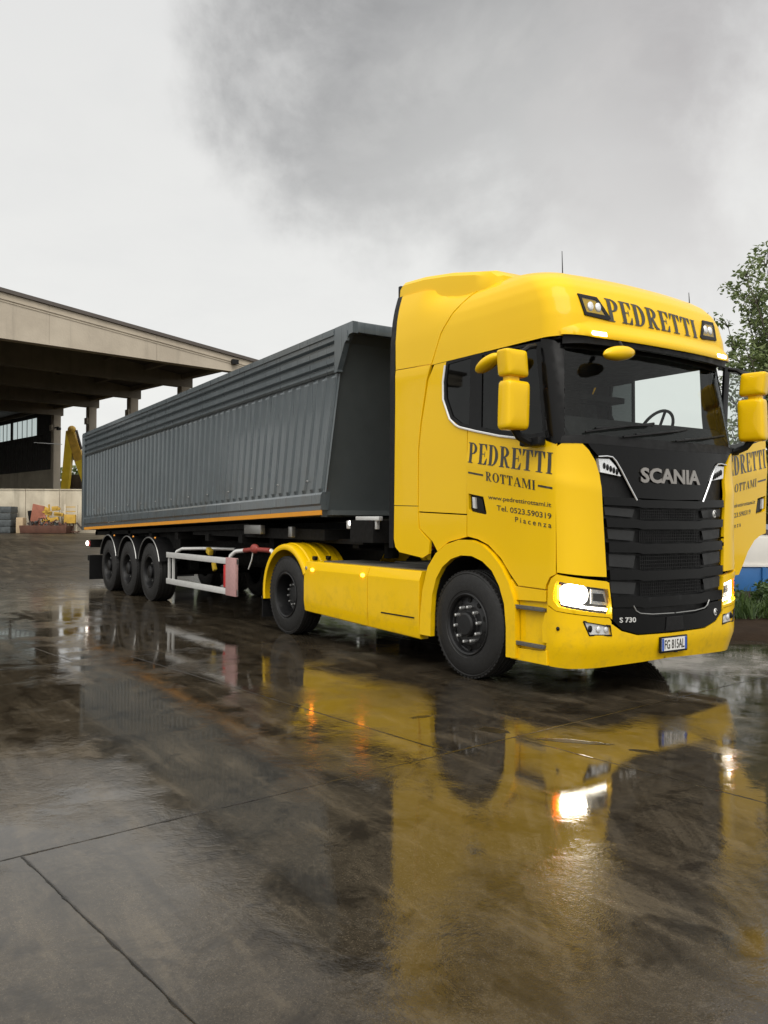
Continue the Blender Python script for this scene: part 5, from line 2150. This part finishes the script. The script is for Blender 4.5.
def tree(name, label, base, height, spread, nl, leaf, seed, twigs=True, lean_=(0, 0)):
    random.seed(seed)
    t = thing(name, label, 'tree', base)
    tb = MB('bark')
    cb = MB('leaf')
    base = Vector(base)
    tips = []
    def branch(p, d, ln, r, lvl):
        pts = [p]
        rads = [r]
        q = p.copy()
        dd = d.copy()
        n = 5
        for k in range(n):
            dd = (dd + Vector((random.gauss(0, .14), random.gauss(0, .14), random.gauss(.05, .10)))).normalized()
            q = q + dd * ln / n
            pts.append(q.copy())
            rads.append(max(.006, r * (1 - .75 * (k + 1) / n)))
        tb.tube(pts, r, seg=6 if lvl else 9, rads=rads)
        if lvl >= 3:
            tips.append((pts[-1], ln))
            tips.append((pts[3], ln))
            return
        nb = (7, 5, 4)[lvl]
        for k in range(nb):
            i = random.randint(2, n) if lvl else random.randint(1, n)
            ang = random.uniform(0, 2 * PI)
            out = Vector((math.cos(ang), math.sin(ang), random.uniform(.15, 1.0))).normalized()
            nd = (dd * .55 + out * .75).normalized()
            branch(pts[i], nd, ln * random.uniform(.42, .66) * spread, rads[i] * .7, lvl + 1)
        tips.append((pts[-1], ln * .5))
    branch(base, Vector((lean_[0], lean_[1], 1)).normalized(), height * .55, height * .016, 0)
    for p, ln in tips:
        if p.z < base.z + height * .12:
            continue
        leaf_cloud(cb, p, random.uniform(.22, .50) * height / 8, max(4, nl // max(1, len(tips))), leaf)
    tb.build('trunk', t, 0)
    cb.build('crown', t, 0)
    return t


def multi_stem(name, label, base, tips, seed, shift=-.30):
    """slender many-stemmed tree: upright limbs to the given crown points (right, depth, height), twigs and leaf sprays"""
    random.seed(seed)
    base = Vector(base)
    rdv = Vector((RT.x, RT.y, 0)).normalized()
    fdv = Vector((F.x, F.y, 0)).normalized()
    t = thing(name, label, 'tree', base)
    tb, cb = MB('bark'), MB('leaf')
    fork = base + Vector((.05, .1, 1.6))
    tb.tube([base, base + Vector((.03, .05, .8)), fork, fork + Vector((0, 0, .8))], .16, seg=10, rads=[.19, .15, .13, .10])
    for (a, d, z, dens) in tips:
        tip = base + rdv * (a + shift) + fdv * d + Vector((0, 0, z))
        st = fork + Vector((0, 0, random.uniform(-.3, .6)))
        mid = st.lerp(tip, .45) + rdv * (a * .10) + Vector((random.gauss(0, .1), random.gauss(0, .1), -.25))
        pts = []
        n = 10
        for k in range(n + 1):
            u = k / n
            q = st * (1 - u) ** 2 + mid * 2 * u * (1 - u) + tip * u * u
            pts.append(q + Vector((random.gauss(0, .03), random.gauss(0, .03), 0)))
        tb.tube(pts, .05, seg=6, rads=[.055 * (1 - .88 * k / n) for k in range(n + 1)])
        for k in range(3, n + 1):
            for j in range(3):
                u = pts[k]
                out = (rdv * random.gauss(0, .7) + fdv * random.gauss(0, .7) + Vector((0, 0, random.uniform(.1, 1.1)))).normalized()
                ln = random.uniform(.35, .95) * (1.1 - .5 * k / n)
                e = u + out * ln
                tb.tube([u, u + out * ln * .5 + Vector((0, 0, .03)), e], .008, seg=5, rads=[.014, .009, .004])
                if random.random() < dens:
                    for w_ in range(3):
                        c = u + out * ln * (.45 + .3 * w_)
                        leaf_cloud(cb, c, random.uniform(.15, .30), random.randint(9, 16), .135)
    tb.build('trunk', t, 0)
    cb.build('crown', t, 0)


multi_stem('roadside_tree', 'tall thin-leaved tree with bare upright twigs rising behind the open driver door', (-4.1, 12.2, 0),
           [(-.30, 0, 8.15, .10), (-.12, .5, 7.6, .12), (-.70, .2, 7.35, .9), (-1.35, -.3, 6.95, .85), (-1.0, .6, 6.7, .95), (-1.62, .1, 5.9, .5), (-1.30, -.5, 5.0, .97), (-1.15, .5, 4.2, .97), (-.6, -.4, 6.1, .97), (-.5, .7, 5.3, .97),
            (-1.5, .4, 4.5, .9), (-.95, 0, 5.6, .97), (-.55, .2, 4.3, .97), (-.8, .6, 6.4, .95), (-1.15, .2, 5.4, .95), (-.2, -.3, 6.7, .95), (-.9, -.4, 3.6, .97), (-1.4, .3, 3.4, .97), (.35, 0, 6.9, .8), (.6, -.5, 6.1, .9), (1.0, .3, 5.3, .9), (.4, .6, 4.6, .95), (1.3, -.2, 4.4, .9), (-.1, -.6, 3.6, .95), (.2, .2, 7.3, .6)], 5)
tree('young_tree', 'shorter bushy tree right of the tall one beyond the open door', (-2.4, 15.2, 0), 6.2, 1.0, 8000, .15, 11)
tree('distant_tree', 'small far green tree glimpsed between yellow boom and trailer behind the wall', (-92, 17.5, .3), 8.5, 1.0, 1500, .5, 21)
# long clipped hedge added beyond the trailer to keep low sky out of the wet ground
hg = thing('hedge_screen', 'dark green hedge added beyond the trailer to block low sky', 'hedge_screen', (-22, 13, 0))
mb = MB('leaf')
random.seed(77)
for k in range(340):
    x = -46 + k * .126
    yb = 12.6 + random.uniform(-.5, .5)
    leaf_cloud(mb, Vector((x, yb, gz(x) + random.uniform(.3, 3.2))), random.uniform(.6, .9), 34, .36)
mb.build('foliage', hg, 0)
mb = MB('bark')
for k in range(50):
    x = -46 + k * .86
    mb.tube([(x, 12.7, gz(x) - .05), (x + .1, 12.6, gz(x) + 1.2), (x, 12.8, gz(x) + 2.2)], .06, seg=6)
mb.build('stem', hg, 0)

# ================================================================== VERGE, SKIP AND GRASS AT THE RIGHT
rd = Vector((.558, .830, 0)).normalized()
fd = Vector((-.830, .558, 0)).normalized()
V0 = Vector((-.10, 3.56, 0))
def V(a, b, z):
    q = V0 + rd * a + fd * b
    return Vector((q.x, q.y, z))
mb = MB('soil')
rr = []
random.seed(12)
for k in range(41):
    a = -2.0 + k * .6
    j = random.uniform(-.06, .06)
    rr.append([V(a, -.02 + j, 0.0), V(a, .12 + j, .07), V(a, .55 + j, .10), V(a, 1.2, .15), V(a, 3.0, .22), V(a, 7.0, .24), V(a, 9.0, .0)])
mb.loft(rr, 0, True, closed=False, cap=False)
tag(mb.build('verge', sharp=0), kind='structure')
mb = MB('grass')
random.seed(4)
for k in range(9000):
    a = random.uniform(-1.5, 7.0)
    b = 1.0 + abs(random.gauss(0, 1.3))
    if b > 5:
        continue
    p = V(a, b, .13 + .02 * min(b, 3))
    h = random.uniform(.10, .32) * (1.3 if (math.sin(a * 3.1) + math.sin(b * 2.3 + a)) > .4 else .7)
    d = Vector((random.gauss(0, .35), random.gauss(0, .35), 1)).normalized()
    sd = Vector((math.cos(k), math.sin(k), 0)) * random.uniform(.006, .014)
    m_ = p + d * h * .6
    e = p + d * h + Vector((d.x, d.y, -.3)) * h * .35
    vs = [mb.bm.verts.new(q) for q in (p - sd, p + sd, m_ + sd * .7, e, m_ - sd * .7)]
    mb.face(vs, 0, True)
tag(mb.build('grass', sharp=0), kind='stuff')
for i, (a, b, r_, lab) in enumerate(((.45, 2.2, .34, 'low green weed bush on the verge just right of the front bumper'), (1.35, 2.5, .40, 'low green weed bush on the verge at the right photo edge'))):
    mb = MB('grass')
    random.seed(40 + i)
    for q in range(26):
        ang = random.uniform(0, 6.28)
        leaf_cloud(mb, V(a + r_ * .8 * math.cos(ang) * random.random(), b + r_ * .8 * math.sin(ang) * random.random(), .18 + random.uniform(0, .34)), .13, 26, .085)
    st_ = thing('weed_bush', lab, 'bush', V(a, b, .15), 'weed bushes on the verge')
    mb.build('foliage', st_, 0)
    mb = MB('bark')
    for q in range(8):
        ang = q * .8
        mb.tube([V(a, b, .1), V(a + .15 * math.cos(ang), b + .15 * math.sin(ang), .45)], .006, seg=5)
    mb.build('stem', st_, 0)

bn_ = thing('waste_container', 'white container with blue lower half standing behind the weedy verge', 'container', V(2.6, 5.9, .2))
crot = Matrix.Rotation(math.atan2(rd.y, rd.x), 4, 'Z')
mb = MB('bin_blue', 'bin_white')
mb.box(V(2.6, 5.9, .42), (4.6, 2.0, .52), rot=crot, bev=.03)
for k in range(8):
    mb.box(V(.6 + k * .58, 4.875, .42), (.07, .06, .5), rot=crot)
mb.build('lower_body', bn_)
mb = MB('bin_white')
mb.box(V(2.6, 5.9, .965), (4.56, 1.94, .56), rot=crot, bev=.04)
mb.box(V(2.6, 4.90, .70), (4.6, .05, .035), rot=crot)
mb.build('upper_body', bn_)
mb = MB('rust_dark', 'steel')
for k in range(9):
    mb.box(V(1.0 + k * .4, 5.3 + .3 * (k % 3), 1.32 + .05 * (k % 2)), (.7, .12, .10), rot=crot @ Matrix.Rotation(.5 * ((k % 3) - 1), 4, 'Y') @ Matrix.Rotation(.4 * k, 4, 'Z'), mi=k % 2)
tag(mb.build('scrap_metal'), 'tangled steel scrap heaped on top of the white and blue container', 'scrap')

for o in bpy.data.objects:
    if o.type == 'MESH' and o.parent is None and 'kind' not in o and 'label' not in o:
        print('UNLABELLED', o.name)
print('objects', len(bpy.data.objects))
